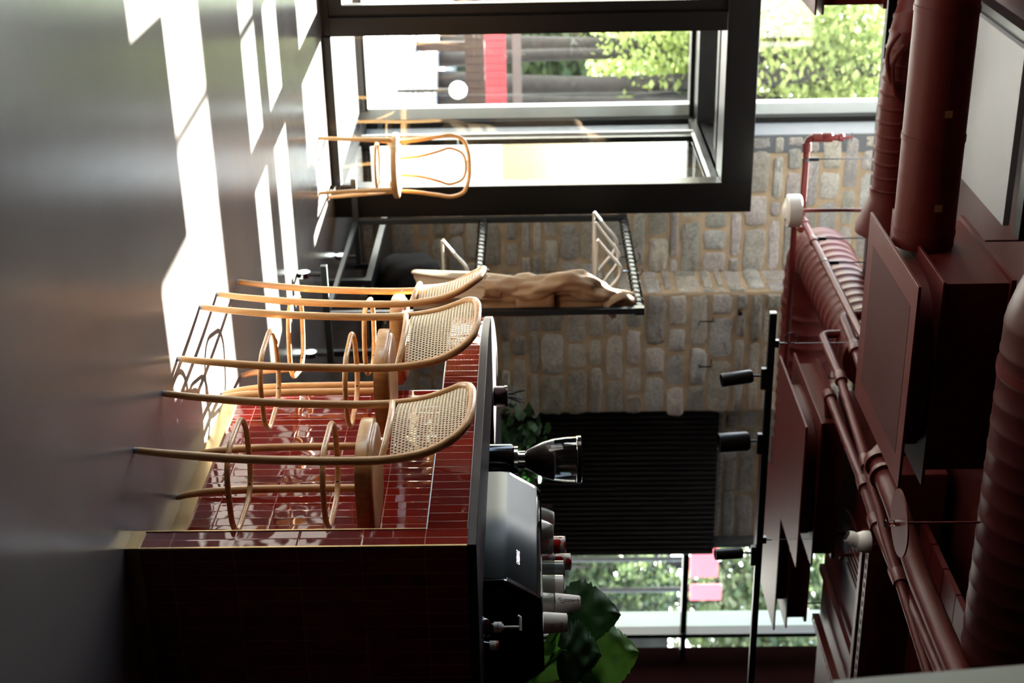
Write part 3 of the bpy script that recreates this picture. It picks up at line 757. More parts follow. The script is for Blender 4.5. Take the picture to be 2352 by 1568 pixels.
# rectangular duct over the bar with an oval hatch
t = thing('rectangular_duct', 'wide flat maroon duct with oval access hatch above the bar', 'duct', (5.5, 7.4, 3.15))
rb = MB().box(4.02, 7.9, 6.98, 8.02, 3.15, 3.55).build('duct_body', M['maroon'], t, smooth=0, bevel=.004)
hx, hy = 4.72, 7.28; ov = []
for k in range(48):
    a = 2 * math.pi * k / 48; c, s_ = math.cos(a), math.sin(a)
    ov.append((hx + .185 * math.copysign(abs(c) ** .75, c) * 1.0, hy + .34 * math.copysign(abs(s_) ** .75, s_)))
ht = MB().prism(ov, 'z', 3.135, 3.152).build('oval_hatch', M['maroon'], rb, smooth=30, bevel=.004)
rbm = MB()
for i in range(6):
    x = hx - .11 + i * .044; ly = .27 - abs(x - hx) * .7
    rbm.tube([(x, hy - ly, 3.135), (x, hy + ly * .35, 3.135)], .008, 8)
rbm.build('hatch_ribs', M['maroon'], ht)
for dy in (-.03, .20):
    kb = MB().cyl((hx - .01, hy + dy, 3.135), (hx - .01, hy + dy, 3.085), .010)
    kb.lathe([(.026, 0), (.03, .012), (.026, .026), (.012, .032)], (hx - .01, hy + dy, 3.055), (0, 0, 1), 6)
    kb.build('hatch_knob', M['maroon'], ht)
# slotted carrier rails
def slotted_rail(a, b, w, label):
    a, b = Vector(a), Vector(b); L_ = (b - a).length; d = (b - a).normalized(); sd = d.cross(Vector((0, 0, 1))).normalized()
    t = thing('slotted_rail', label, 'rail', tuple(a)); mb = MB(); n = int(L_ / .06); st = L_ / n
    for k in range(n):                                     # a ladder of bridges round each slot
        o = a + d * (k * st)
        mb.bar(o, o + d * (st * .32), w * .5, .004)
    for q in (-1, 1): mb.bar(a + sd * q * w * .375, b + sd * q * w * .375, w * .25, .004)
    mb.bar(a + sd * w * .5 + Vector((0, 0, .02)), b + sd * w * .5 + Vector((0, 0, .02)), .004, .045)
    mb.build('perforated_strip', M['maroon'], t, smooth=0, recalc=False); return t
slotted_rail((4.28, 6.72, 3.08), (6.4, 6.72, 3.08), .055, 'long slotted maroon rail running across under the flat duct')
slotted_rail((5.62, 7.92, 3.08), (5.62, 6.72, 3.08), .055, 'short slotted maroon rail beside the right window')
t = thing('plain_rail', 'plain maroon strut slanting under the flat duct beside the short slotted rail', 'rail', (5.2, 7.3, 3.1))
MB().bar((5.25, 7.95, 3.12), (5.25, 6.78, 3.12), .045, .03).build('strut', M['maroon'], t, smooth=0)
t = thing('plain_rail', 'plain maroon strut alongside the long slotted rail', 'rail', (5.0, 6.86, 3.1))
MB().bar((4.30, 6.86, 3.10), (6.6, 6.86, 3.10), .05, .04, mi=0).build('strut', M['maroon'], t, smooth=0)
cs = MB()
for i in range(4): cs.box(4.3, 8.0, 6.0 + i * .24, 6.0 + i * .24 + .228, 3.42, 3.45)
tag(cs.build('ceiling_sheet', M['maroon'], None, smooth=0), 'ribbed maroon ceiling sheet above the pipes', 'ceiling sheet')
# pale panel set under the ceiling, upper left
t = thing('ceiling_panel', 'pale lavender-grey square panel under the ceiling', 'ceiling panel', (1.9, 6.6, 3.4))
MB().box(1.49, 2.285, 6.19, 7.01, 3.40, 3.43).build('panel', M['lavender'], t, smooth=0, bevel=.002)
MB().box(1.44, 1.53, 6.05, 7.1, 3.43, 3.50).box(1.42, 2.30, 6.05, 6.13, 3.43, 3.50).build('carrier', M['black'], t, smooth=0)
# three pipes running towards the bar
def pipe(label, pts, r, joints, extra=None):
    pts = [Vector(p) for p in pts]; t = thing('drain_pipe', label, 'pipe', tuple(pts[0])); t['group'] = 'maroon pipes under the ceiling'
    path = round_path(pts, r * 2.2, 6)
    pb_ = MB().tube(path, r, 20).build('pipe_run', M['maroon'], t, smooth=50)
    for c, d, L_ in joints:
        c = Vector(c); d = Vector(d).normalized()
        MB().lathe([(r * 1.02, -L_ / 2 - r * .5), (r * 1.35, -L_ / 2), (r * 1.42, L_ / 2), (r * 1.05, L_ / 2 + .001)], c, d, 22).build('coupling', M['maroon'], t, smooth=40)
    return t
z = 2.93
q = [on_z(x, y, z) for x, y in ((1887, 768), (1930, 868), (1990, 1062), (2040, 1250), (2096, 1428), (2150, 1600))]
pipe('slim maroon drain pipe, leftmost of the three, with elbow beside the stone wall', [q[0] + Vector((0, .02, .45)), q[0], q[1], q[2], q[3], q[4], q[5]], .024,
     [(q[1], q[2] - q[1], .07), (q[2], q[3] - q[2], .07), (q[3].lerp(q[4], .45), q[4] - q[3], .08)])
q2 = [on_z(x, y, z + .02) for x, y in ((1903, 905), (1985, 1112), (2012, 1200), (2062, 1320), (2110, 1424), (2185, 1600))]
pipe('middle maroon drain pipe with collars, running above the bar', [q2[0] + Vector((.45, .03, .05)), q2[0], q2[1], q2[2], q2[3], q2[4], q2[5]], .027,
     [(q2[0].lerp(q2[1], .03), q2[1] - q2[0], .07), (q2[1], q2[1] - q2[0], .08), (q2[2], q2[3] - q2[2], .09), (q2[3], q2[4] - q2[3], .09)])
q3 = [on_z(x, y, z + .04) for x, y in ((2010, 1040), (2062, 1170), (2112, 1330), (2225, 1600))]
pipe('thick maroon pipe with clamp ring, passing behind the round plate', [q3[0] + Vector((0, .1, .22)), q3[0], q3[1], q3[2], q3[3]], .052,
     [(q3[0].lerp(q3[1], .18), q3[1] - q3[0], .05), (q3[0].lerp(q3[1], .42), q3[1] - q3[0], .03)])
qq = [on_z(x, y, z + .09) for x, y in ((1935, 725), (1965, 800), (1985, 860))]
pipe('short maroon pipe stub with elbow above the slim drain pipe', [qq[0] + Vector((0, .02, .3)), qq[0], qq[1], qq[2]], .028, [(qq[1], qq[2] - qq[1], .08)])
# round plate with sprinkler head
t = thing('sprinkler_plate', 'flat round maroon plate with a sprinkler head under it', 'sprinkler', (2.92, 4.83, 2.69))
MB().lathe([(.132, 0), (.132, .006)], (3.005, 4.845, 2.690), (0, 0, 1), 48).build('plate', M['maroon'], t, smooth=30)
hd = MB().cyl((3.005, 4.845, 2.69), (3.005, 4.845, 2.672), .012).build('sprinkler_head', M['chrome'], t)
MB().tube([(2.993, 4.845, 2.674), (2.990, 4.845, 2.655), (3.005, 4.845, 2.642), (3.02, 4.845, 2.655), (3.017, 4.845, 2.674)], .0025, 8).lathe([(.016, 0), (.016, .003)], (3.005, 4.845, 2.636)).build('yoke', M['chrome'], hd)
MB().cyl((3.005, 4.845, 2.672), (3.005, 4.845, 2.642), .003, n=10).build('glass_bulb', M['amber'], hd)
MB().cyl((3.005, 4.845, 2.69), (3.005, 4.845, 3.42), .005).build('drop_rod', M['maroon'], t)
# sprinkler pipe by the stone wall
sz = 3.0
s0, s1, s2, s3, s4, s5 = [on_z(*p, sz) for p in ((1852, 312), (1842, 500), (1985, 775), (1840, 532), (1822, 850), (1908, 306))]
t = thing('sprinkler_pipe', 'thin maroon sprinkler pipe with end valve in front of the stone wall', 'pipe', tuple(s1))
yA = s1.y; xA = s1.x
MB().tube(round_path([(s0.x, yA, sz + .10), (s0.x, yA, sz), (xA, yA, sz), (xA, s2.y, sz)], .05, 8), .021, 16).build('pipe_run', M['maroon'], t, smooth=50)
MB().tube(round_path([(xA - .0, yA - .22, sz - .045), (xA + .03, yA, sz - .045), (s4.x, yA, sz - .045)], .04, 6), .020, 16).build('branch_pipe', M['maroon'], t, smooth=50)
for c, d in (((s0.x, yA, sz + .06), (0, 0, 1)), ((s0.x + .06, yA, sz), (1, 0, 0)), ((xA, yA - .1, sz), (0, 1, 0)), ((xA, yA - .42, sz), (0, 1, 0))):
    MB().lathe([(.022, -.03), (.028, -.025), (.028, .025), (.022, .03)], c, d, 18).build('coupling', M['maroon'], t, smooth=40)
vl = MB().lathe([(.022, .0), (.03, .01), (.03, .06), (.02, .07), (.02, .1), (.026, .105), (.026, .13), (.012, .14), (.008, .19)], (s0.x, yA, sz + .09), (0, 0, 1), 18).build('end_valve', M['maroon'], t, smooth=40)
MB().cyl((s0.x - .03, yA, sz + .275), (s0.x + .03, yA, sz + .275), .003, n=8).cyl((s0.x, yA, sz + .24), (s0.x, yA, sz + .28), .004, n=8).build('valve_lever', M['steel'], vl)
for x, yy in ((s0.x + .14, yA), (xA, yA - .38), (xA, yA - .78)):
    rd = MB().cyl((x, yy, sz + .02), (x, yy, 3.6 if yy < 8.2 else 3.9), .004, n=8).lathe([(.012, 0), (.012, .06)], (x, yy, sz + .02), (0, 0, 1), 12)
    rd.lathe([(.024, -.008), (.024, .008)], (x, yy, sz), (1, 0, 0) if yy == yA else (0, 1, 0), 18)
    rd.build('hanger_rod', M['steel'], t)
for x in (s0.x + .02, xA - .02):
    pass
t = thing('riser_pipe', 'short maroon riser pipe beside the black ceiling edge, left of the thin sprinkler pipe hanger', 'pipe', tuple(on_y(2028, 345, 8.15)))
a = on_y(2028, 345, 8.15); b = on_y(2013, 480, 8.15)
MB().tube(round_path([a + Vector((0, -.3, .05)), a, b + Vector((.4, 0, 0))], .06, 6), .024, 16).build('pipe_run', M['maroon'], t, smooth=50)
# round white emergency light on a conduit
c = on_y(1818, 484, 8.42)
t = thing('emergency_light', 'round white emergency light hanging on a thin conduit', 'light fitting', tuple(c))
MB().lathe([(.094, 0), (.100, .006), (.100, .078), (.094, .085), (.02, .088)], c + Vector((0, 0, -.03)), (0, 0, 1), 48).build('housing', M['white'], t, smooth=35)
ln = MB().lathe([(.085, 0), (.082, -.004), (.06, -.010), (.045, -.018), (.03, -.024), (.0, -.026)], c + Vector((0, 0, -.031)), (0, 0, 1), 40).build('lens', M['whitecup'], t)
MB().lathe([(.012, 0), (.012, -.006)], c + Vector((.04, -.04, -.04)), (0, 0, 1), 16).build('diode', M['chrome'], ln)
cp = [c + Vector((0, 0, .055)), c + Vector((.0, 0, .3)), c + Vector((.006, 0, .6)), c + Vector((.0, 0, .95))]
MB().tube([p for p in smooth_path(cp, 30)], [.011 + (.0012 if i % 2 else 0) for i in range(91)], 12).build('conduit', M['maroon_dark'], t)
# black lighting track with three spots
tz = 2.5; ta, tb = on_z(1768, 719, tz), on_z(1717, 1568, tz)
t = thing('track_rail', 'thin black lighting track hanging across the room', 'track', (ta.x, ta.y, tz))
MB().bar((ta.x, ta.y, tz + .018), (tb.x + .6, ta.y, tz + .018), .034, .036).build('rail', M['black'], t, smooth=0, bevel=.002)
MB().box(ta.x - .006, ta.x, ta.y - .016, ta.y + .016, tz + .002, tz + .034).build('end_cap', M['lightframe'], t, smooth=0)
for px_, py_ in ((1768, 800), (1745, 1270)):
    k = on_z(px_, py_, tz).x
    cl = MB().box(k - .02, k + .02, ta.y - .012, ta.y + .012, tz + .036, tz + .056).cyl((k, ta.y, tz + .05), (k, ta.y, tz + .085), .005, n=10)
    cl.build('wire_clip', M['steel'], t, smooth=0)
    MB().cyl((k, ta.y, tz + .08), (k, ta.y, 3.62), .0012, n=6).build('hanging_wire', M['steel'], t)
k = on_z(1768, 800, tz).x
MB().tube([(k + .03 * math.sin(a) - .03, ta.y, tz + .085 + .035 * (1 - math.cos(a))) for a in [2 * math.pi * i / 24 for i in range(24)]], .003, 8, closed=True).build('wire_loop', M['steel'], t)
def spot(px_, py_, length, rad, tilt, label, ln=.05):
    p = on_z(px_, py_, tz); x = p.x
    t = thing('track_spotlight', label, 'spotlight', (x, ta.y, tz)); t['group'] = 'black spotlights on the track'
    MB().box(x - .045, x + .075, ta.y - .015, ta.y + .015, tz - .026, tz + .002).build('adapter', M['black'], t, smooth=0, bevel=.002)
    MB().cyl((x, ta.y, tz - .024), (x, ta.y, tz - .024 - ln), .006, n=12).build('stem', M['black'], t)
    d = Vector((math.sin(tilt), -.12, -math.cos(tilt))).normalized(); o = Vector((x, ta.y, tz - .022 - ln))
    hd_ = MB().lathe([(rad * .86, 0), (rad, .012), (rad, length), (rad * .9, length), (rad * .86, length - .02)], o, d, 32).build('lamp_head', M['black'], t, smooth=35)
    MB().lathe([(rad * .86, 0), (0.001, .004)], o + d * (length - .018), d, 24, cap=False).build('lens', M['steel'], hd_)
    return t
spot(1755, 850, .165, .036, .09, 'short black track spotlight tilted a little, leftmost on the track')
spot(1742, 985, .165, .054, 0, 'wider black track spotlight with curved bracket, in the middle of the track')
spot(1733, 1262, .155, .031, -.02, 'slim black track spotlight hanging in front of the right window')
# white dome camera on the rail
c = on_z(1970, 1244, 2.86)
t = thing('security_camera', 'white turret security camera under the ceiling pipes', 'camera', tuple(c))
MB().lathe([(.052, .06), (.055, .055), (.055, .03), (.046, .0), (.03, -.02)], c, (0, 0, 1), 36).build('housing', M['white'], t)
MB().lathe([(.036, 0), (.036, .04), (.028, .06)], c + Vector((-.005, -.005, .0)), (-.5, .2, -1), 30).build('eyeball', M['white'], t)
MB().lathe([(.026, 0), (.0005, .002)], c + Vector((-.005, -.005, .0)) + Vector((-.5, .2, -1)).normalized() * .0605, (-.5, .2, -1), 24, cap=False).build('lens', M['blackgloss'], t)
# pale near post at the upper right corner of the room
pa, pb2 = on_y(1912, 1562, 2.2), on_y(2352, 1526, 2.2)
tag(MB().prism([(pa.x, pa.z), (pb2.x, pb2.z), (pb2.x + .12, pb2.z + .5), (pa.x + .6, pb2.z + .5), (pa.x + .6, pa.z)], 'y', 2.13, 2.2).build('pale_board', M['lightpost'], None, smooth=0), 'blurred pale grey-green board edge very close at the top right', 'board')

# ================================================================ coat rack by the stone wall
KX, KY0, KY1, KZ = 3.18, 7.36, 8.86, 1.89
rack = thing('coat_rack', 'blue-black steel coat rack with two coiled hanging rails on castors', 'coat rack', (KX, 8.1, 0))
for y in (KY0, KY1):
    up_ = MB().box(KX - .017, KX + .017, y - .017, y + .017, .16, KZ).build('upright', M['rackblack'], rack, smooth=0, bevel=.002)
    MB().box(KX - .021, KX + .021, y - .021, y + .021, KZ - .05, KZ + .004).build('corner_cap', M['rackblack'], up_, smooth=0)
    MB().box(KX - .29, KX + .29, y - .017, y + .017, .13, .165).build('base_bar', M['rackblack'], rack, smooth=0, bevel=.002)
    for sx in (-.24, .24):
        c = MB().cyl((KX + sx, y, .135), (KX + sx, y, .055), .012).build('castor', M['steel'], rack)
        MB().cyl((KX + sx - .014, y, .036), (KX + sx + .014, y, .036), .036, n=26).build('castor_wheel', M['chrome'], c)
MB().box(KX - .014, KX + .014, KY0, KY1, KZ - .035, KZ - .005).build('top_rail', M['rackblack'], rack, smooth=0)
MB().box(KX - .014, KX + .014, KY0, KY1, .955, .985).build('middle_rail', M['rackblack'], rack, smooth=0)
MB().box(KX - .014, KX + .014, KY0, KY1, .135, .16).build('bottom_rail', M['rackblack'], rack, smooth=0)
for z_ in (KZ - .02, .970):
    n = 330; MB().tube([(KX + .027 * math.cos(i * .42), KY0 + .03 + (KY1 - KY0 - .06) * i / n, z_ + .027 * math.sin(i * .42)) for i in range(n)], .0042, 7).build('rail_coil', M['steel'], rack)
def hanger(p, rz, label, sc=1.0):
    """white hanger whose hook goes over the rail at p"""
    t = thing('clothes_hanger', label, 'hanger', tuple(p)); t['group'] = 'white hangers on the coat rack'
    o = Vector(p); c, s_ = math.cos(rz), math.sin(rz); X = Vector((c, s_, 0)); Z = Vector((0, 0, 1))
    W = .215 * sc
    arm = smooth_path([o - X * W + Z * -.235, o - X * (W * .55) + Z * -.165, o - X * .05 + Z * -.112, o + Z * -.098, o + X * .05 + Z * -.112, o + X * (W * .55) + Z * -.165, o + X * W + Z * -.235], 7)
    MB().tube(arm, [.014 + .011 * (1 - abs(2 * i / (len(arm) - 1) - 1)) for i in range(len(arm))], 10, flat=.5).build('shoulder_arm', M['hanger'], t)
    MB().cyl(o - X * (W * .98) + Z * -.238, o + X * (W * .98) + Z * -.238, .008, n=10).build('trouser_bar', M['hanger'], t)
    MB().tube([o + Z * -.098, o + Z * -.055] + [o + X * (.030 * math.sin(a)) + Z * (-.0 + .030 * -math.cos(a)) for a in [math.radians(k) for k in range(20, 250, 18)]], .0035, 8).build('hook', M['chrome'], t)
    return t
for (px_, py_), rz, lab in (((1452, 560), .05, 'white hanger, farthest left of the three together on the top rail'), ((1456, 590), -.22, 'white hanger in the middle of the three on the top rail'),
                            ((1462, 622), .16, 'white hanger, rightmost of the three on the top rail, next to the khaki coat')):
    q = on_x(px_, py_, KX); hanger((KX, q.y, KZ - .02 + .028), rz, lab)
q = on_x(1110, 625, KX); hanger((KX, q.y, .970 + .028), .1, 'single white hanger on the lower rail of the coat rack')
# khaki coat
cy_ = on_x(1480, 690, KX).y
t = thing('khaki_coat', 'long khaki cotton coat hanging at the right end of the coat rack', 'coat', (KX, cy_, KZ))
rows = []; rnd = random.Random(4)
for i in range(34):
    f_ = i / 33; z_ = KZ - .04 - f_ * 1.22
    hw = .035 + .125 * f_ ** .75; th = .035 + .05 * min(1, f_ * 6) + .03 * f_; row = []
    cxx = KX - .005 - .045 * f_
    for k in range(64):
        a = 2 * math.pi * k / 64
        fold = 1 + .26 * f_ * math.sin(7 * a + 1.2 + 2 * f_) + .10 * math.sin(11 * a - 5 * f_) * min(1, f_ * 3) + .05 * math.sin(23 * a + 9 * f_)
        row.append((cxx + hw * math.cos(a) * (1 + .06 * math.sin(9 * f_ + 3 * a)), cy_ + .0 + th * math.sin(a) * fold, z_ + .015 * math.sin(5 * a)))
    rows.append(row + [row[0]])
MB().grid(rows).build('coat_body', M['khaki'], t, smooth=80)
for pts, r_ in (([(KX - .02, cy_ - .03, KZ - .10), (KX - .08, cy_ - .06, KZ - .24), (KX - .150, cy_ - .09, KZ - .40), (KX - .135, cy_ - .10, KZ - .58), (KX - .120, cy_ - .10, KZ - .72), (KX - .135, cy_ - .10, KZ - .87)], .060),
                ([(KX + .02, cy_ + .02, KZ - .12), (KX + .05, cy_ + .06, KZ - .4), (KX + .04, cy_ + .09, KZ - .7), (KX + .05, cy_ + .09, KZ - .9)], .045)):
    pts = smooth_path(pts, 8)
    sm = MB(); n_s = 30; sm.tube(pts, 1, n_s, cap=False)
    for i, p in enumerate(pts):
        for j in range(n_s):
            a = 2 * math.pi * j / n_s; v = sm.v[i * n_s + j] - p
            k = r_ * min(1.1, .5 + i * .05) * (1 + .16 * math.sin(2 * a + i * .35) + .10 * math.sin(5 * a - i * .55) + .07 * math.sin(9 * a + i * .3))
            sm.v[i * n_s + j] = p + v * k + Vector((0, 0, .012 * math.sin(3 * a + i)))
    sl = sm.build('sleeve', M['khaki'], t, smooth=80)
    MB().tube([pts[-6], pts[-4], pts[-1]], [r_ + .006, r_ + .009, r_ + .010], 22, flat=.8, cap=False).build('cuff', M['khaki_dark'], sl, smooth=60)
pk = MB().grid([[(KX - .125 + .10 * u_, cy_ - .130 - .012 * math.sin(3 * u_), 1.19 + .21 * v_) for u_ in [i / 8 for i in range(9)]] for v_ in [i / 6 for i in range(7)]])
pk.build('pocket_flap', M['khaki'], t, smooth=60, solid=.012)
MB().tube(smooth_path([(KX - .02, cy_ - .06, KZ - .05), (KX - .07, cy_ - .09, KZ - .11), (KX - .02, cy_ - .11, KZ - .20), (KX + .05, cy_ - .11, KZ - .16)], 6), .026, 12, flat=.5).build('collar', M['khaki_dark'], t)
MB().tube([(KX + .03, cy_, KZ - .06), (KX + .0, cy_, KZ + .0), (KX, cy_, KZ + .012)], .0035, 8).build('hanging_loop', M['khaki_dark'], t)
# low black bench and the bag on it
bn = thing('low_bench', 'low black steel bench behind the coat rack', 'bench', (3.62, 9.05, 0))
for x in (3.38, 3.86): MB().box(x - .025, x + .025, 8.28, 9.85, .25, .29).build('side_bar', M['rackblack'], bn, smooth=0, bevel=.002)
MB().box(3.405, 3.835, 8.34, 9.80, .255, .275).build('shelf', M['black'], bn, smooth=0)
for x, y in ((3.38, 8.32), (3.86, 8.32), (3.38, 9.8), (3.86, 9.8)): MB().box(x - .018, x + .018, y - .018, y + .018, 0, .25).build('leg', M['rackblack'], bn, smooth=0)
bg_ = thing('black_bag', 'slouching black fabric bag on the low bench', 'bag', (3.64, 8.85, .275))
vs = []; n, m_ = 36, 22
for i in range(m_ + 1):
    tt = math.pi * i / m_
    for j in range(n):
        a = 2 * math.pi * j / n; sp = lambda v, e: math.copysign(abs(v) ** e, v)
        lump = 1 + .06 * math.sin(3 * a + 2 * tt) + .035 * math.sin(8 * a - 6 * tt) + .02 * math.sin(15 * a + 9 * tt)
        x = .20 * sp(math.sin(tt), .6) * sp(math.cos(a), .7) * lump; y = .28 * sp(math.sin(tt), .6) * sp(math.sin(a), .7) * lump; z_ = .19 * sp(math.cos(tt), .8)
        vs.append((3.63 + x, 8.85 + y, max(.2765, .275 + .19 + z_ + .03 * math.sin(2.5 * a) * (z_ > 0))))
MB().add(vs, [(i * n + j, (i + 1) * n + j, (i + 1) * n + (j + 1) % n, i * n + (j + 1) % n) for i in range(m_) for j in range(n)]).build('bag_body', M['blackcloth'], bg_, smooth=70)
MB().tube(smooth_path([(3.5, 8.68, .60), (3.53, 8.72, .70), (3.60, 8.82, .76), (3.66, 8.9, .70), (3.68, 8.95, .62)], 6), .013, 10, flat=.5).build('strap', M['blackcloth'], bg_)

# black ribbed panel in the niche
t = thing('ribbed_panel', 'tall black vertically ribbed metal panel standing in the stone niche', 'panel', (5.98, 10.42, 0))
prof = []; x = 5.215; 
while x < 6.695:
    for a in range(0, 181, 30): prof.append((x + .0215 - .0215 * math.cos(math.radians(a)), 10.40 - .022 * math.sin(math.radians(a))))
    x += .0475
prof += [(x, 10.40), (x, 10.45), (5.215, 10.45)]
MB().prism(prof, 'z', .02, 2.762).build('ribbed_sheet', M['ribblack'], t, smooth=40)
MB().box(5.215, x + .012, 10.43, 10.47, 0, 2.75).build('backing', M['ribblack'], t, smooth=0)
hk = MB()
for i in range(31): hk.tube([(5.235 + .0475 * i + .016 * math.cos(a), 10.395, 2.775 + .014 * math.sin(a)) for a in [2 * math.pi * k / 14 for k in range(14)]], .0035, 6, closed=True)
hk.build('top_loops', M['steel'], t)

# ================================================================ things on the bar and behind it
b0 = on_z(1134, 910, 1.1)
t = thing('straw_jar', 'small dark jar of drinking straws on the curved end of the bar', 'jar', (b0.x, b0.y, 1.1))
MB().lathe([(.042, 0), (.046, .006), (.046, .045), (.049, .05), (.049, .062), (.043, .064)], (b0.x, b0.y, 1.1005), n=36).build('jar_body', M['jar'], t)
MB().box(b0.x - .036, b0.x + .036, b0.y - .036, b0.y + .036, 1.163, 1.205).build('clear_insert', M['clear'], t, smooth=0, recalc=True)
rnd = random.Random(5)
for i in range(9):
    a = rnd.uniform(-.024, .024), rnd.uniform(-.024, .024)
    MB().cyl((b0.x + a[0] * .5, b0.y + a[1] * .5, 1.166), (b0.x + a[0] * 1.7 + .004, b0.y + a[1] * 1.7 - .006, 1.222 + rnd.uniform(0, .022)), .0032, n=8).build('straw', M['straw'], t)
# coffee grinder
GX, GY = 3.0, 5.372
t = thing('coffee_grinder', 'black coffee grinder with a clear hopper half full of beans', 'coffee grinder', (GX, GY, .86))
g = MB().lathe([(.075, 0), (.085, .01), (.085, .06), (.068, .08), (.068, .325), (.062, .335)], (GX, GY, .86), n=36)
g.build('grinder_body', M['blackgloss'], t)
MB().lathe([(.052, 0), (.058, .003), (.058, .018), (.046, .020), (.038, .022), (.038, .048), (.042, .050)], (GX, GY, 1.195), n=32).build('chrome_collar', M['chrome'], t)
hp_ = [(.034, 1.243), (.044, 1.258), (.060, 1.285), (.076, 1.318), (.088, 1.360), (.095, 1.410), (.098, 1.462)]
MB().lathe([(r, z_) for r, z_ in hp_], (GX, GY, 0), n=44, cap=False).build('hopper', M['hopperglass'], t)
MB().lathe([(r - .003, z_) for r, z_ in hp_[:5]] + [(.0845, 1.365), (.05, 1.372), (.01, 1.368)], (GX, GY, 0), n=40).build('beans', M['beans'], t)
MB().lathe([(.098, 0), (.101, .003), (.101, .016), (.096, .019)], (GX, GY, 1.462), n=44).build('lid', M['blackgloss'], t)
MB().tube([(GX + .0985 * math.cos(a), GY + .0985 * math.sin(a), 1.461) for a in [2 * math.pi * i / 44 for i in range(44)]], .0022, 8, closed=True).build('rim_ring', M['chrome'], t)
# espresso machine
MY0, MY1 = 4.272, 5.045
t = thing('espresso_machine', 'black espresso machine whose sloping back panel reflects the daylight', 'coffee machine', (3.05, 4.66, .86))
prof = [(2.872, .90), (2.872, 1.170), (2.878, 1.186), (2.944, 1.289), (2.958, 1.300), (3.245, 1.306), (3.30, 1.24), (3.335, .97), (3.28, .90)]
MB().prism(prof, 'y', MY0 + .03, MY1 - .03).build('body', M['blackgloss'], t, smooth=25, bevel=.004)
bp_ = smooth_path([(2.866, 0, 1.0), (2.866, 0, 1.10), (2.867, 0, 1.160), (2.878, 0, 1.190), (2.915, 0, 1.248), (2.940, 0, 1.288)], 6)
MB().grid([[(p.x, y, p.z) for y in (MY0 + .012, MY1 - .012)] for p in bp_]).build('back_panel', M['machine'], t, smooth=80, solid=.006)
def grow(pr, k): cx_ = sum(p[0] for p in pr) / len(pr); cz_ = sum(p[1] for p in pr) / len(pr); return [(cx_ + (p[0] - cx_) * k, cz_ + (p[1] - cz_) * k) for p in pr]
for ya, yb in ((MY0, MY0 + .03), (MY1 - .03, MY1)):
    ep = MB().prism(grow(prof, 1.03), 'y', ya, yb).build('end_panel', M['blackgloss'], t, smooth=25, bevel=.004)
    if ya == MY0: MB().prism(grow(prof, .86), 'y', ya - .004, ya + .002).build('end_inset', M['black'], ep, smooth=25, bevel=.002)
for x in (2.93, 3.25):
    for y in (MY0 + .08, MY1 - .08): MB().cyl((x, y, .86), (x, y, .905), .022, n=18).build('foot', M['rubber'], t)
tp = on_x(1193, 1283, 2.9)
sl_d = Vector((2.915 - 2.878, 0, 1.248 - 1.190)).normalized()
org = Vector((2.8965, tp.y, 1.2165)); nrm_ = Vector((-sl_d.z, 0, sl_d.x))
bd = MB().bar(org + Vector((0, .043, 0)) + nrm_ * .002, org + Vector((0, -.043, 0)) + nrm_ * .002, .004, .020, upv=tuple(sl_d)).build('badge', M['blackgloss'], t, smooth=0, bevel=.0008)
text_mesh('badge_lettering', 'SANREMO', .0195, M['silver'], bd, basis(org + nrm_ * .0048, (0, -1, 0), sl_d), .0008, shear=.25, bold=.0004)
gd = MB(); 
gd.box(2.962, 2.965, MY0 + .02, MY1 - .1, 1.3055, 1.352).box(2.965, 3.2, MY1 - .103, MY1 - .1, 1.3055, 1.352).box(2.965, 3.2, MY0 + .02, MY0 + .023, 1.3055, 1.352)
gd.build('cup_guard', M['clear'], t, smooth=0)
# cups on top of the machine
TZ = 1.3075
def cup(name, label, cat_, py_, r0, r1, h, mat, z0=TZ, X=3.04, group='cups on top of the coffee machine', inv=True, px_=1247):
    y = on_x(px_, py_, X).y
    t = thing(name, label, cat_, (X, y, z0)); t['group'] = group
    pr = [(r0 - .004, .002), (r0, 0), (r0 + (r1 - r0) * .5, h * .5), (r1, h - .004), (r1 - .006, h), (.004, h)] if inv else [(.004, .001), (r0 - .004, 0), (r0, .004), (r1, h), (r1 - .003, h), (r0 - .003, .006), (.004, .006)]
    MB().lathe(pr, (X, y, z0), n=32).build('cup_body', mat, t, smooth=40)
    return t, X, y
cup('bowl', 'pale bowl turned upside down behind the acrylic guard, farthest along the machine', 'bowl', 1192, .049, .030, .052, M['whitecup'])
cup('bowl', 'pale bowl turned upside down, just before the red blotched cups', 'bowl', 1220, .046, .028, .046, M['whitecup'], X=2.995)
cup('patterned_cup', 'lower red and white blotched cup beside the pale bowls', 'cup', 1251, .035, .035, .044, M['flower'])
cup('patterned_cup', 'upper red and white blotched cup stacked beside the pale bowls', 'cup', 1251, .035, .033, .048, M['flower'], z0=TZ + .0442)
cup('patterned_cup', 'lower red and white blotched cup next to the grey cup', 'cup', 1290, .035, .035, .052, M['flower'], X=3.13)
cup('patterned_cup', 'tallest-standing red and white blotched cup, next to the grey cup', 'cup', 1290, .034, .032, .062, M['flower'], z0=TZ + .0522, X=3.13)
cup('mug', 'dark grey mug upside down in the middle of the row of cups', 'mug', 1308, .034, .034, .082, M['greycup'], X=3.0)
cup('mug', 'white mug upside down between the grey mug and the paper cups', 'mug', 1342, .036, .034, .078, M['whitecup'], X=3.0)
_, X_, y_ = cup('paper_cup', 'lower white paper cup under the one with a doodle', 'paper cup', 1386, .040, .036, .042, M['paper'], X=3.0)
t, X_, y_ = cup('paper_cup', 'tallest white paper cup, upside down with a black doodle', 'paper cup', 1386, .038, .027, .092, M['paper'], z0=TZ + .0422, X=3.0)
vd = Vector((-X_, -y_, 0)).normalized(); sd_ = Vector((vd.y, -vd.x, 0)) * -1
dm = MB()
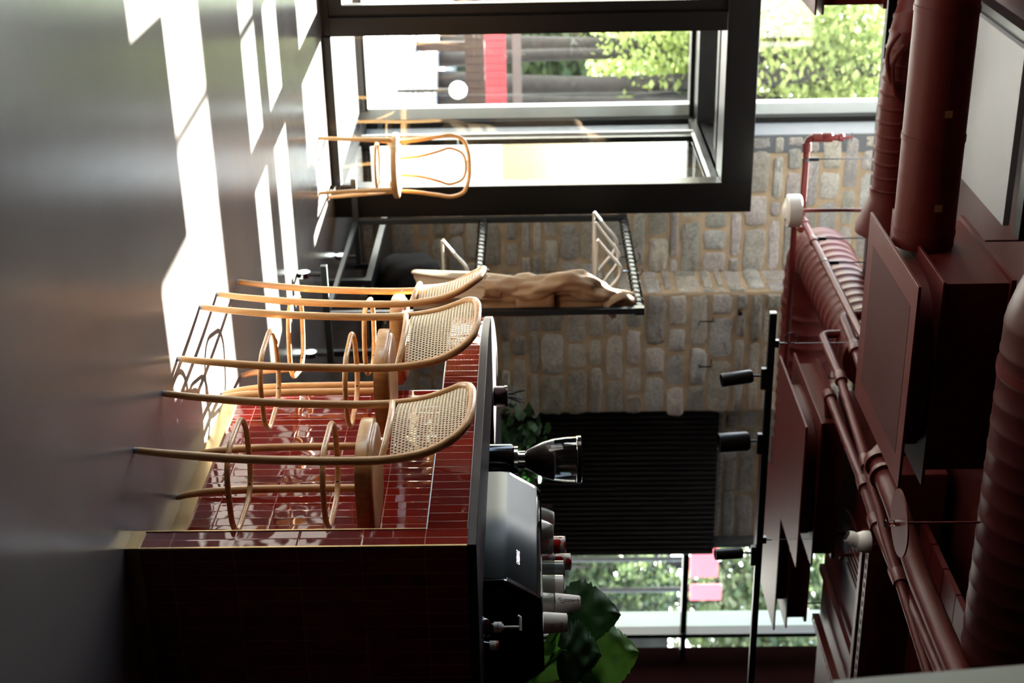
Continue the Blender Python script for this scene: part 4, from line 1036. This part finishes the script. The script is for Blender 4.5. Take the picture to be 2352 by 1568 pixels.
for pts in ([(-.018, .012), (-.010, .018), (-.012, .026), (-.02, .02), (-.018, .012)], [(-.008, .03), (-.008, .07)], [(-.014, .03), (-.012, .075)], [(-.016, .08), (-.010, .086), (-.004, .08)], [(-.012, .082), (-.012, .07)], [(-.005, .02), (-.002, .034)]):
    w_ = []
    for u_, h_ in pts:
        r_ = .038 - .011 * h_ / .092 + .0003; c_ = math.sqrt(max(0, r_ * r_ - u_ * u_)); w_.append(Vector((X_, y_, TZ + .0422 + h_)) + vd * c_ + sd_ * u_)
    dm.tube(w_, .0009, 6)
dm.build('pen_doodle', M['ink'], t)
t, X_, y_ = cup('paper_cup', 'white paper cup with handwriting, nearest end of the machine', 'paper cup', 1430, .038, .032, .085, M['paper'], X=3.0)
text_mesh('handwriting', '50', .017, M['ink'], t, basis(Vector((X_, y_, TZ + .030)) + vd * .0375 + sd_ * .012, -Vector((vd.y, -vd.x, 0)), (0, 0, 1)), .0004)
text_mesh('handwriting', 'MU', .016, M['ink'], t, basis(Vector((X_, y_, TZ + .062)) + vd * .0352 + sd_ * .010, -Vector((vd.y, -vd.x, 0)), (0, 0, 1)), .0004)
# syrup bottles
bq = on_y(1152, 1440, 4.10)
t = thing('syrup_bottle', 'syrup bottle with white pump standing at the near end of the coffee machine', 'bottle', (bq.x, bq.y, .86))
MB().lathe([(.034, 0), (.037, .005), (.037, .245), (.030, .262), (.017, .272), (.015, .285)], (bq.x, bq.y, .86), n=32).build('bottle_body', M['hopperglass'], t)
MB().lathe([(.0375, .195), (.0375, .243)], (bq.x, bq.y, .86), n=32, cap=False).build('label', M['bluelabel'], t)
MB().lathe([(.0378, .222), (.0378, .236)], (bq.x, bq.y, .86), n=32, cap=False).build('label_stripe', M['paper'], t)
cpz = .86 + .278
cpp = MB().lathe([(.018, 0), (.0185, .003), (.0185, .026), (.012, .030), (.009, .034)], (bq.x, bq.y, cpz), n=28).build('pump_cap', M['white'], t)
vd2 = Vector((-bq.x, -bq.y, 0)).normalized()
text_mesh('cap_lettering', 'MONIN', .0085, M['ink'], cpp, basis(Vector((bq.x, bq.y, cpz + .014)) + vd2 * .0187, (-vd2.y, vd2.x, 0), (0, 0, 1)), .0003)
MB().cyl((bq.x, bq.y, cpz + .03), (bq.x, bq.y, cpz + .088), .0048, n=14).build('pump_stem', M['white'], t)
e_ = Vector((-vd2.y, vd2.x, 0))
ph = MB().tube([Vector((bq.x, bq.y, cpz + .091)) + e_ * .012, Vector((bq.x, bq.y, cpz + .091)) - e_ * .034, Vector((bq.x, bq.y, cpz + .082)) - e_ * .037], .0052, 12)
ph.build('pump_head', M['white'], t)
bq = on_y(1150, 1482, 4.12)
t = thing('syrup_bottle', 'syrup bottle with red cap beside the one with the pump', 'bottle', (bq.x, bq.y, .86))
MB().lathe([(.030, 0), (.033, .005), (.033, .20), (.020, .235), (.0165, .26), (.0165, .275)], (bq.x, bq.y, .86), n=28).build('bottle_body', M['hopperglass'], t)
MB().lathe([(.0335, .14), (.0335, .199)], (bq.x, bq.y, .86), n=28, cap=False).build('label', M['bluelabel'], t)
MB().lathe([(.017, .262), (.017, .285)], (bq.x, bq.y, .86), n=24).build('cap_band', M['paper'], t)
MB().lathe([(.017, .2855), (.017, .292), (.012, .294)], (bq.x, bq.y, .86), n=24).build('cap', M['redcap'], t)

# leafy plant in a glass vase behind the machine
PY_ = 4.62
def leaf_mesh(base, tip, width, seed, up=.12):
    rnd = random.Random(seed); B = Vector(base); T = Vector(tip); d = T - B; L_ = d.length
    view = (CAMP - (B + T) / 2).normalized(); side = d.cross(view).normalized(); nrm = side.cross(d).normalized()
    nr, nc = 30, 18; rows = []
    for i in range(nr + 1):
        s = i / nr; w = width * .5 * (math.sin(math.pi * min(1, s ** .62 * .98 + .02)) ** .75) + .001
        w *= 1 + .05 * math.sin(i * 2.6 + seed) + .05 * (1 if i % 3 == 0 else -.3) * (s > .05); row = []
        for j in range(nc + 1):
            t_ = 2 * j / nc - 1
            h = -.20 * width * t_ * t_ * .7 + .025 * width * math.sin(9 * s + 4 * abs(t_)) + .018 * width * math.cos(16 * (s - .45 * abs(t_))) - .02 * width * (1 - abs(t_)) ** 6
            h -= up * L_ * (s - .3) ** 2 * 1.4
            row.append(B + d * s - d * (.18 * abs(t_) ** 1.6 * (1 - s) * .6) + side * (w * t_) + nrm * h)
        rows.append(row)
    return MB().grid(rows)
pl_ = thing('leafy_plant', 'plant with large ragged green leaves in a glass vase behind the coffee machine', 'plant', (3.56, PY_, .86))
MB().lathe([(.055, 0), (.065, .01), (.07, .2), (.06, .33), (.075, .42)], (3.56, PY_, .86), n=32, cap=False).build('glass_vase', M['clear'], pl_)
P_ = lambda x, y, dy=0: on_y(x, y, PY_ + dy)
neck = Vector((3.56, PY_, 1.22))
for i, (b_, t_, wpx, mt, dy) in enumerate([((1300, 1408), (1428, 1412), 150, 'leaf_dark', .10), ((1345, 1510), (1468, 1498), 170, 'leaf_fresh', .06), ((1292, 1495), (1384, 1506), 150, 'leaf_dark', -.06),
                                           ((1272, 1500), (1212, 1590), 90, 'leaf_fresh', -.03), ((1330, 1560), (1390, 1610), 120, 'leaf_fresh', .0), ((1262, 1480), (1330, 1450), 50, 'leaf_fresh', .16)]):
    B = P_(*b_, dy); T = P_(*t_, dy); sc_ = (B.y * math.cos(YAW) + B.x * math.sin(YAW)) / F_PX
    lf = leaf_mesh(B, T, wpx * sc_, i + 1).build('leaf', M[mt], pl_, smooth=80)
    MB().tube(smooth_path([neck + Vector((.01 * i - .03, 0, -.3)), neck + Vector((.012 * i - .03, 0, 0)), neck.lerp(B, .6) + Vector((0, 0, .02)), B, B.lerp(T, .12)], 6), .0042, 8).build('stem', M['leaf_fresh'], lf)

# ================================================================ outdoors
def leaves(mb, c, rad, n, size, rnd):
    for _ in range(n):
        while True:
            v = Vector((rnd.uniform(-1, 1), rnd.uniform(-1, 1), rnd.uniform(-1, 1)))
            if v.length < 1: break
        p = Vector(c) + Vector((v.x * rad[0], v.y * rad[1], v.z * rad[2]))
        a = Vector((rnd.gauss(0, 1), rnd.gauss(0, 1), rnd.gauss(0, 1))).normalized(); x, y = frame_of(a); s = size * rnd.uniform(.6, 1.3)
        mb.add([p - x * s, p - y * s * .55, p + x * s, p + y * s * .55], [(0, 1, 2, 3)])
    return mb
def tree(label, base, h, tr, crowns, mat, n, size, seed, group, name='tree', cat_='tree'):
    rnd = random.Random(seed); t = thing(name, label, cat_, base); t['group'] = group
    B = Vector(base)
    tk = MB().tube(smooth_path([B, B + Vector((.08 * rnd.uniform(-1, 1), 0, h * .4)), B + Vector((.15 * rnd.uniform(-1, 1), 0, h))], 5), [tr * (1 - .5 * i / 10) for i in range(11)], 12).build('trunk', M['bark'], t)
    br = MB()
    for c, r in crowns:
        br.tube(smooth_path([B + Vector((0, 0, h * .55)), B.lerp(Vector(c), .6) + Vector((0, 0, h * .3)), Vector(c)], 4), [tr * .35, tr * .3, tr * .28, tr * .26, tr * .22, tr * .2, tr * .16, tr * .12, tr * .08], 6)
    br.build('branches', M['bark'], t)
    fo = MB()
    for c, r in crowns: leaves(fo, c, r, n, size, rnd)
    fo.build('foliage', M[mat], t, smooth=0, recalc=False); return t
TY = 21.0
for i, (py_, hh, tr_) in enumerate(((96, 5.2, .16), (135, 5.6, .11), (190, 6.2, .2), (228, 5.0, .13))):
    b_ = on_y(1200, py_, TY - i * .35); cs = [(tuple(on_y(1890, py_ - 20, TY) + Vector((rx, 0, rz))), (1.5, 1.3, 1.1)) for rx, rz in ((0, 0), (-.5, -.5), (.3, .7))]
    cs += [(tuple(on_y(1500, py_ + 10, TY)), (1.3, 1.0, 1.0)), (tuple(on_y(1620, py_ - 40, TY)), (1.2, 1.0, .8)), (tuple(on_y(1990, py_, TY)), (1.3, 1.2, 1.0))]
    tree(['spring tree with dark trunk outside the lobby, farthest left', 'slim spring tree, second from left outside the lobby', 'spring tree with the thickest dark trunk outside the lobby', 'spring tree nearest the stone wall outside the lobby'][i],
         (b_.x, b_.y, -.03), hh, tr_, cs, 'leaf_spring', 950, .062, 20 + i, 'trees outside the lobby')
fy = 16.5
def band(label, x0, x1, y0, y1, Y, mat, name, cat_, boards=0, depth=.06):
    a = on_y(x0, y0, Y); b_ = on_y(x1, y1, Y); t = thing(name, label, cat_, ((a.x + b_.x) / 2, Y, a.z)); mb = MB()
    if boards:
        w = (b_.x - a.x) / boards
        for i in range(boards): mb.box(a.x + i * w, a.x + (i + .93) * w, Y, Y + depth, a.z, b_.z)
        mb.box(a.x, b_.x, Y + depth, Y + depth + .04, a.z + .03, b_.z - .03)
    else: mb.box(a.x, b_.x, Y, Y + depth, a.z, b_.z)
    mb.build('boarding', M[mat], t, smooth=0); return t, a, b_
t, a, b_ = band('low dark brown timber fence outside the lobby', 1060, 1118, -120, 330, fy, 'brownwood', 'timber_fence', 'fence', 24)
for x in (a.x + .3, (a.x + b_.x) / 2, b_.x - .3): MB().box(x - .05, x + .05, fy + .1, fy + .18, -.03, b_.z).build('fence_post', M['brownwood'], t, smooth=0)
t, a, b_ = band('red boarded fence outside the lobby, behind the brown one', 1100, 1166, -120, 330, fy + 1.2, 'redwood', 'red_fence', 'fence', 26)
for x in (a.x + .3, b_.x - .3): MB().box(x - .05, x + .05, fy + 1.3, fy + 1.38, -.03, b_.z).build('fence_post', M['redwood'], t, smooth=0)
t, a, b_ = band('grey rail above the red fence outside the lobby', 1172, 1200, -120, 330, fy + 1.6, 'greywall', 'grey_rail', 'rail')
for x in (a.x + .3, b_.x - .3): MB().box(x - .04, x + .04, fy + 1.66, fy + 1.72, -.03, a.z).build('rail_post', M['greywall'], t, smooth=0)
lb = on_y(1052, 207, 14.0)
t = thing('globe_lamp', 'white globe lamp on a post outside the lobby', 'lamp', (lb.x, 14.0, -.03))
MB().ball(lb, .088, 24, 14).build('globe', M['whitecup'], t); MB().cyl((lb.x, 14, -.03), (lb.x, 14, lb.z - .08), .02).build('post', M['black'], t)
bl = thing('grey_building', 'grey rendered building behind the trees left', 'building', (9.5, 33, 0))
MB().box(3, 15, 33, 38, -.03, 4.9).build('facade', M['greywall'], bl, smooth=0)
for i in range(4):
    wf = MB().box(5.2 + i * 2.1, 6.2 + i * 2.1, 32.94, 33.02, 1.6, 3.6).build('window', M['brownwood'], bl, smooth=0)
    MB().box(5.3 + i * 2.1, 6.1 + i * 2.1, 32.92, 32.95, 1.7, 3.5).build('window_pane', M['blackgloss'], wf, smooth=0)
hd_ = MB(); rnd = random.Random(77)
for i in range(9): leaves(hd_, (4.2 + i * .95, 25.5 + rnd.uniform(-.5, .5), 1.9 + rnd.uniform(-.3, .5)), (1.0, .7, 1.5), 420, .13, rnd)
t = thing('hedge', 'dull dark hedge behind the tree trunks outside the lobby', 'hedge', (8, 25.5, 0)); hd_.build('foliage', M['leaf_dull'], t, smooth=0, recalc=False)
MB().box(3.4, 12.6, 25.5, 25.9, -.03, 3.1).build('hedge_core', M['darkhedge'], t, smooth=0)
# outside the right-hand window
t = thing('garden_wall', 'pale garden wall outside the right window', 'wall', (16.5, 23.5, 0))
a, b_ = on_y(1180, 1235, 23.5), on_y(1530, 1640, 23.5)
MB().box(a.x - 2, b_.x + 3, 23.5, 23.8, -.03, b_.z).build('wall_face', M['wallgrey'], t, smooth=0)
for i in range(3):
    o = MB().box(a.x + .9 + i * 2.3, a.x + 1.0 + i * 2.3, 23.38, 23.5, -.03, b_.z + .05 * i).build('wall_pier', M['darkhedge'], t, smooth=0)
for i, (px_, py_) in enumerate(((1430, 1300), (1480, 1360), (1370, 1330))):
    c_ = on_y(px_, py_, 22.3 + .3 * i); t = thing('bush', ['tall bush against the garden wall outside the right window', 'bush by the green reflection fin outside the right window', 'low bush outside the right window, behind the plant leaves'][i], 'bush', (c_.x, c_.y, -.03))
    t['group'] = 'bushes by the garden wall'
    MB().cyl((c_.x, c_.y, -.03), (c_.x, c_.y, c_.z), .03, n=8).build('stem', M['bark'], t)
    leaves(MB(), c_, (.7, .5, .8), 420, .09, random.Random(60 + i)).build('foliage', M['leaf_dull'], t, smooth=0, recalc=False)
for i, (x0, x1, y0, y1, lab) in enumerate(((1587, 1648, 1255, 1326, 'upper pink-red panel outside the right window'), (1586, 1656, 1345, 1378, 'smaller pink-red panel outside the right window, beside the larger one'))):
    a, b_ = on_y(x0, y0, 17.0), on_y(x1, y1, 17.0)
    t = thing('street_sign', lab, 'panel', ((a.x + b_.x) / 2, 17.0, -.03)); MB().box(a.x, b_.x, 17, 17.05, a.z, b_.z).build('panel_sheet', M['redsign'], t, smooth=0, bevel=.01)
    MB().cyl(((a.x + b_.x) / 2, 17.09, -.03), ((a.x + b_.x) / 2, 17.09, b_.z), .035).build('post', M['steel'], t)
for i, (px_, py_, dy) in enumerate(((1700, 1290, 0), (1720, 1380, 1), (1850, 1340, .5), (1600, 1420, 1.5), (1830, 1440, 1.2))):
    c_ = on_y(px_, py_, 24.5 + dy)
    tree('dull green tree outside the right window, ' + ['left of the pink panels', 'right of the pink panels', 'highest against the duct', 'low beside the green reflection fin', 'beyond the green reflection fin'][i],
         (c_.x, 24.5 + dy, -.03), c_.z, .12, [(tuple(c_), (1.5, 1.0, 1.1)), (tuple(c_ + Vector((.8, .6, .9))), (1.2, 1.0, .9))], 'leaf_dull', 800, .12, 40 + i, 'trees outside the right window')
# potted plant in the dim niche corner
t = thing('potted_plant', 'dim green potted plant in front of the black ribbed panel', 'plant', (5.05, 9.2, 0))
MB().lathe([(.13, 0), (.16, .02), (.19, .36), (.20, .38), (.18, .38), (.17, .30)], (5.05, 9.2, 0), n=32).build('pot', M['steel'], t)
MB().tube(smooth_path([(5.05, 9.2, .3), (5.07, 9.2, .7), (5.03, 9.2, 1.15)], 5), .016, 10).build('stem', M['bark'], t)
leaves(MB(), (5.05, 9.2, 1.12), (.34, .3, .30), 260, .05, random.Random(3)).build('foliage', M['leaf_dark'], t, smooth=0, recalc=False)
# flat duct sheet at the top, beside the pale panel
t = thing('flat_duct', 'flat maroon duct at the top, next to the pale panel', 'duct', (1.9, 5.5, 3.45))
MB().box(1.15, 2.44, 5.10, 6.03, 3.455, 3.60).build('duct_body', M['maroon'], t, smooth=0, bevel=.003)

# unseen block added to keep the sun off the right-hand window
nb = thing('sun_blocker', 'plain unseen block added outside to keep the sun off the right window', 'building', (7.9, 16.5, 0))
MB().box(6.3, 9.25, 15.0, 18.0, -.03, 11.0).build('blocker_wall', M['greywall'], nb, smooth=0)
MB().prism([(6.1, 11.0), (9.4, 11.0), (7.75, 12.6)], 'y', 14.8, 18.2).build('blocker_roof', M['brownwood'], nb, smooth=0)

# small iron fixings in the stone wall
for pts, lab in (([(1640, 738), (1606, 738), (1606, 746)], 'bent iron hook high in the stone wall, beside the small black stud'), ([(1607, 842), (1634, 842), (1634, 826)], 'L-shaped iron hook in the stone wall near the tilted spotlight')):
    w_ = [on_y(x, y, 9.79) for x, y in pts]; t = thing('wall_hook', lab, 'hook', tuple(w_[0]))
    MB().tube([w_[0] + Vector((0, .06, 0))] + w_, .006, 8).build('hook_wire', M['steel'], t)
w_ = on_y(1700, 720, 9.79); t = thing('black_stud', 'small round black stud in the stone wall above the track rail end', 'stud', tuple(w_))
MB().lathe([(.010, .06), (.010, .02), (.018, .015), (.018, .0), (.012, -.006)], w_, (0, 1, 0), 18).build('knob_head', M['black'], t)
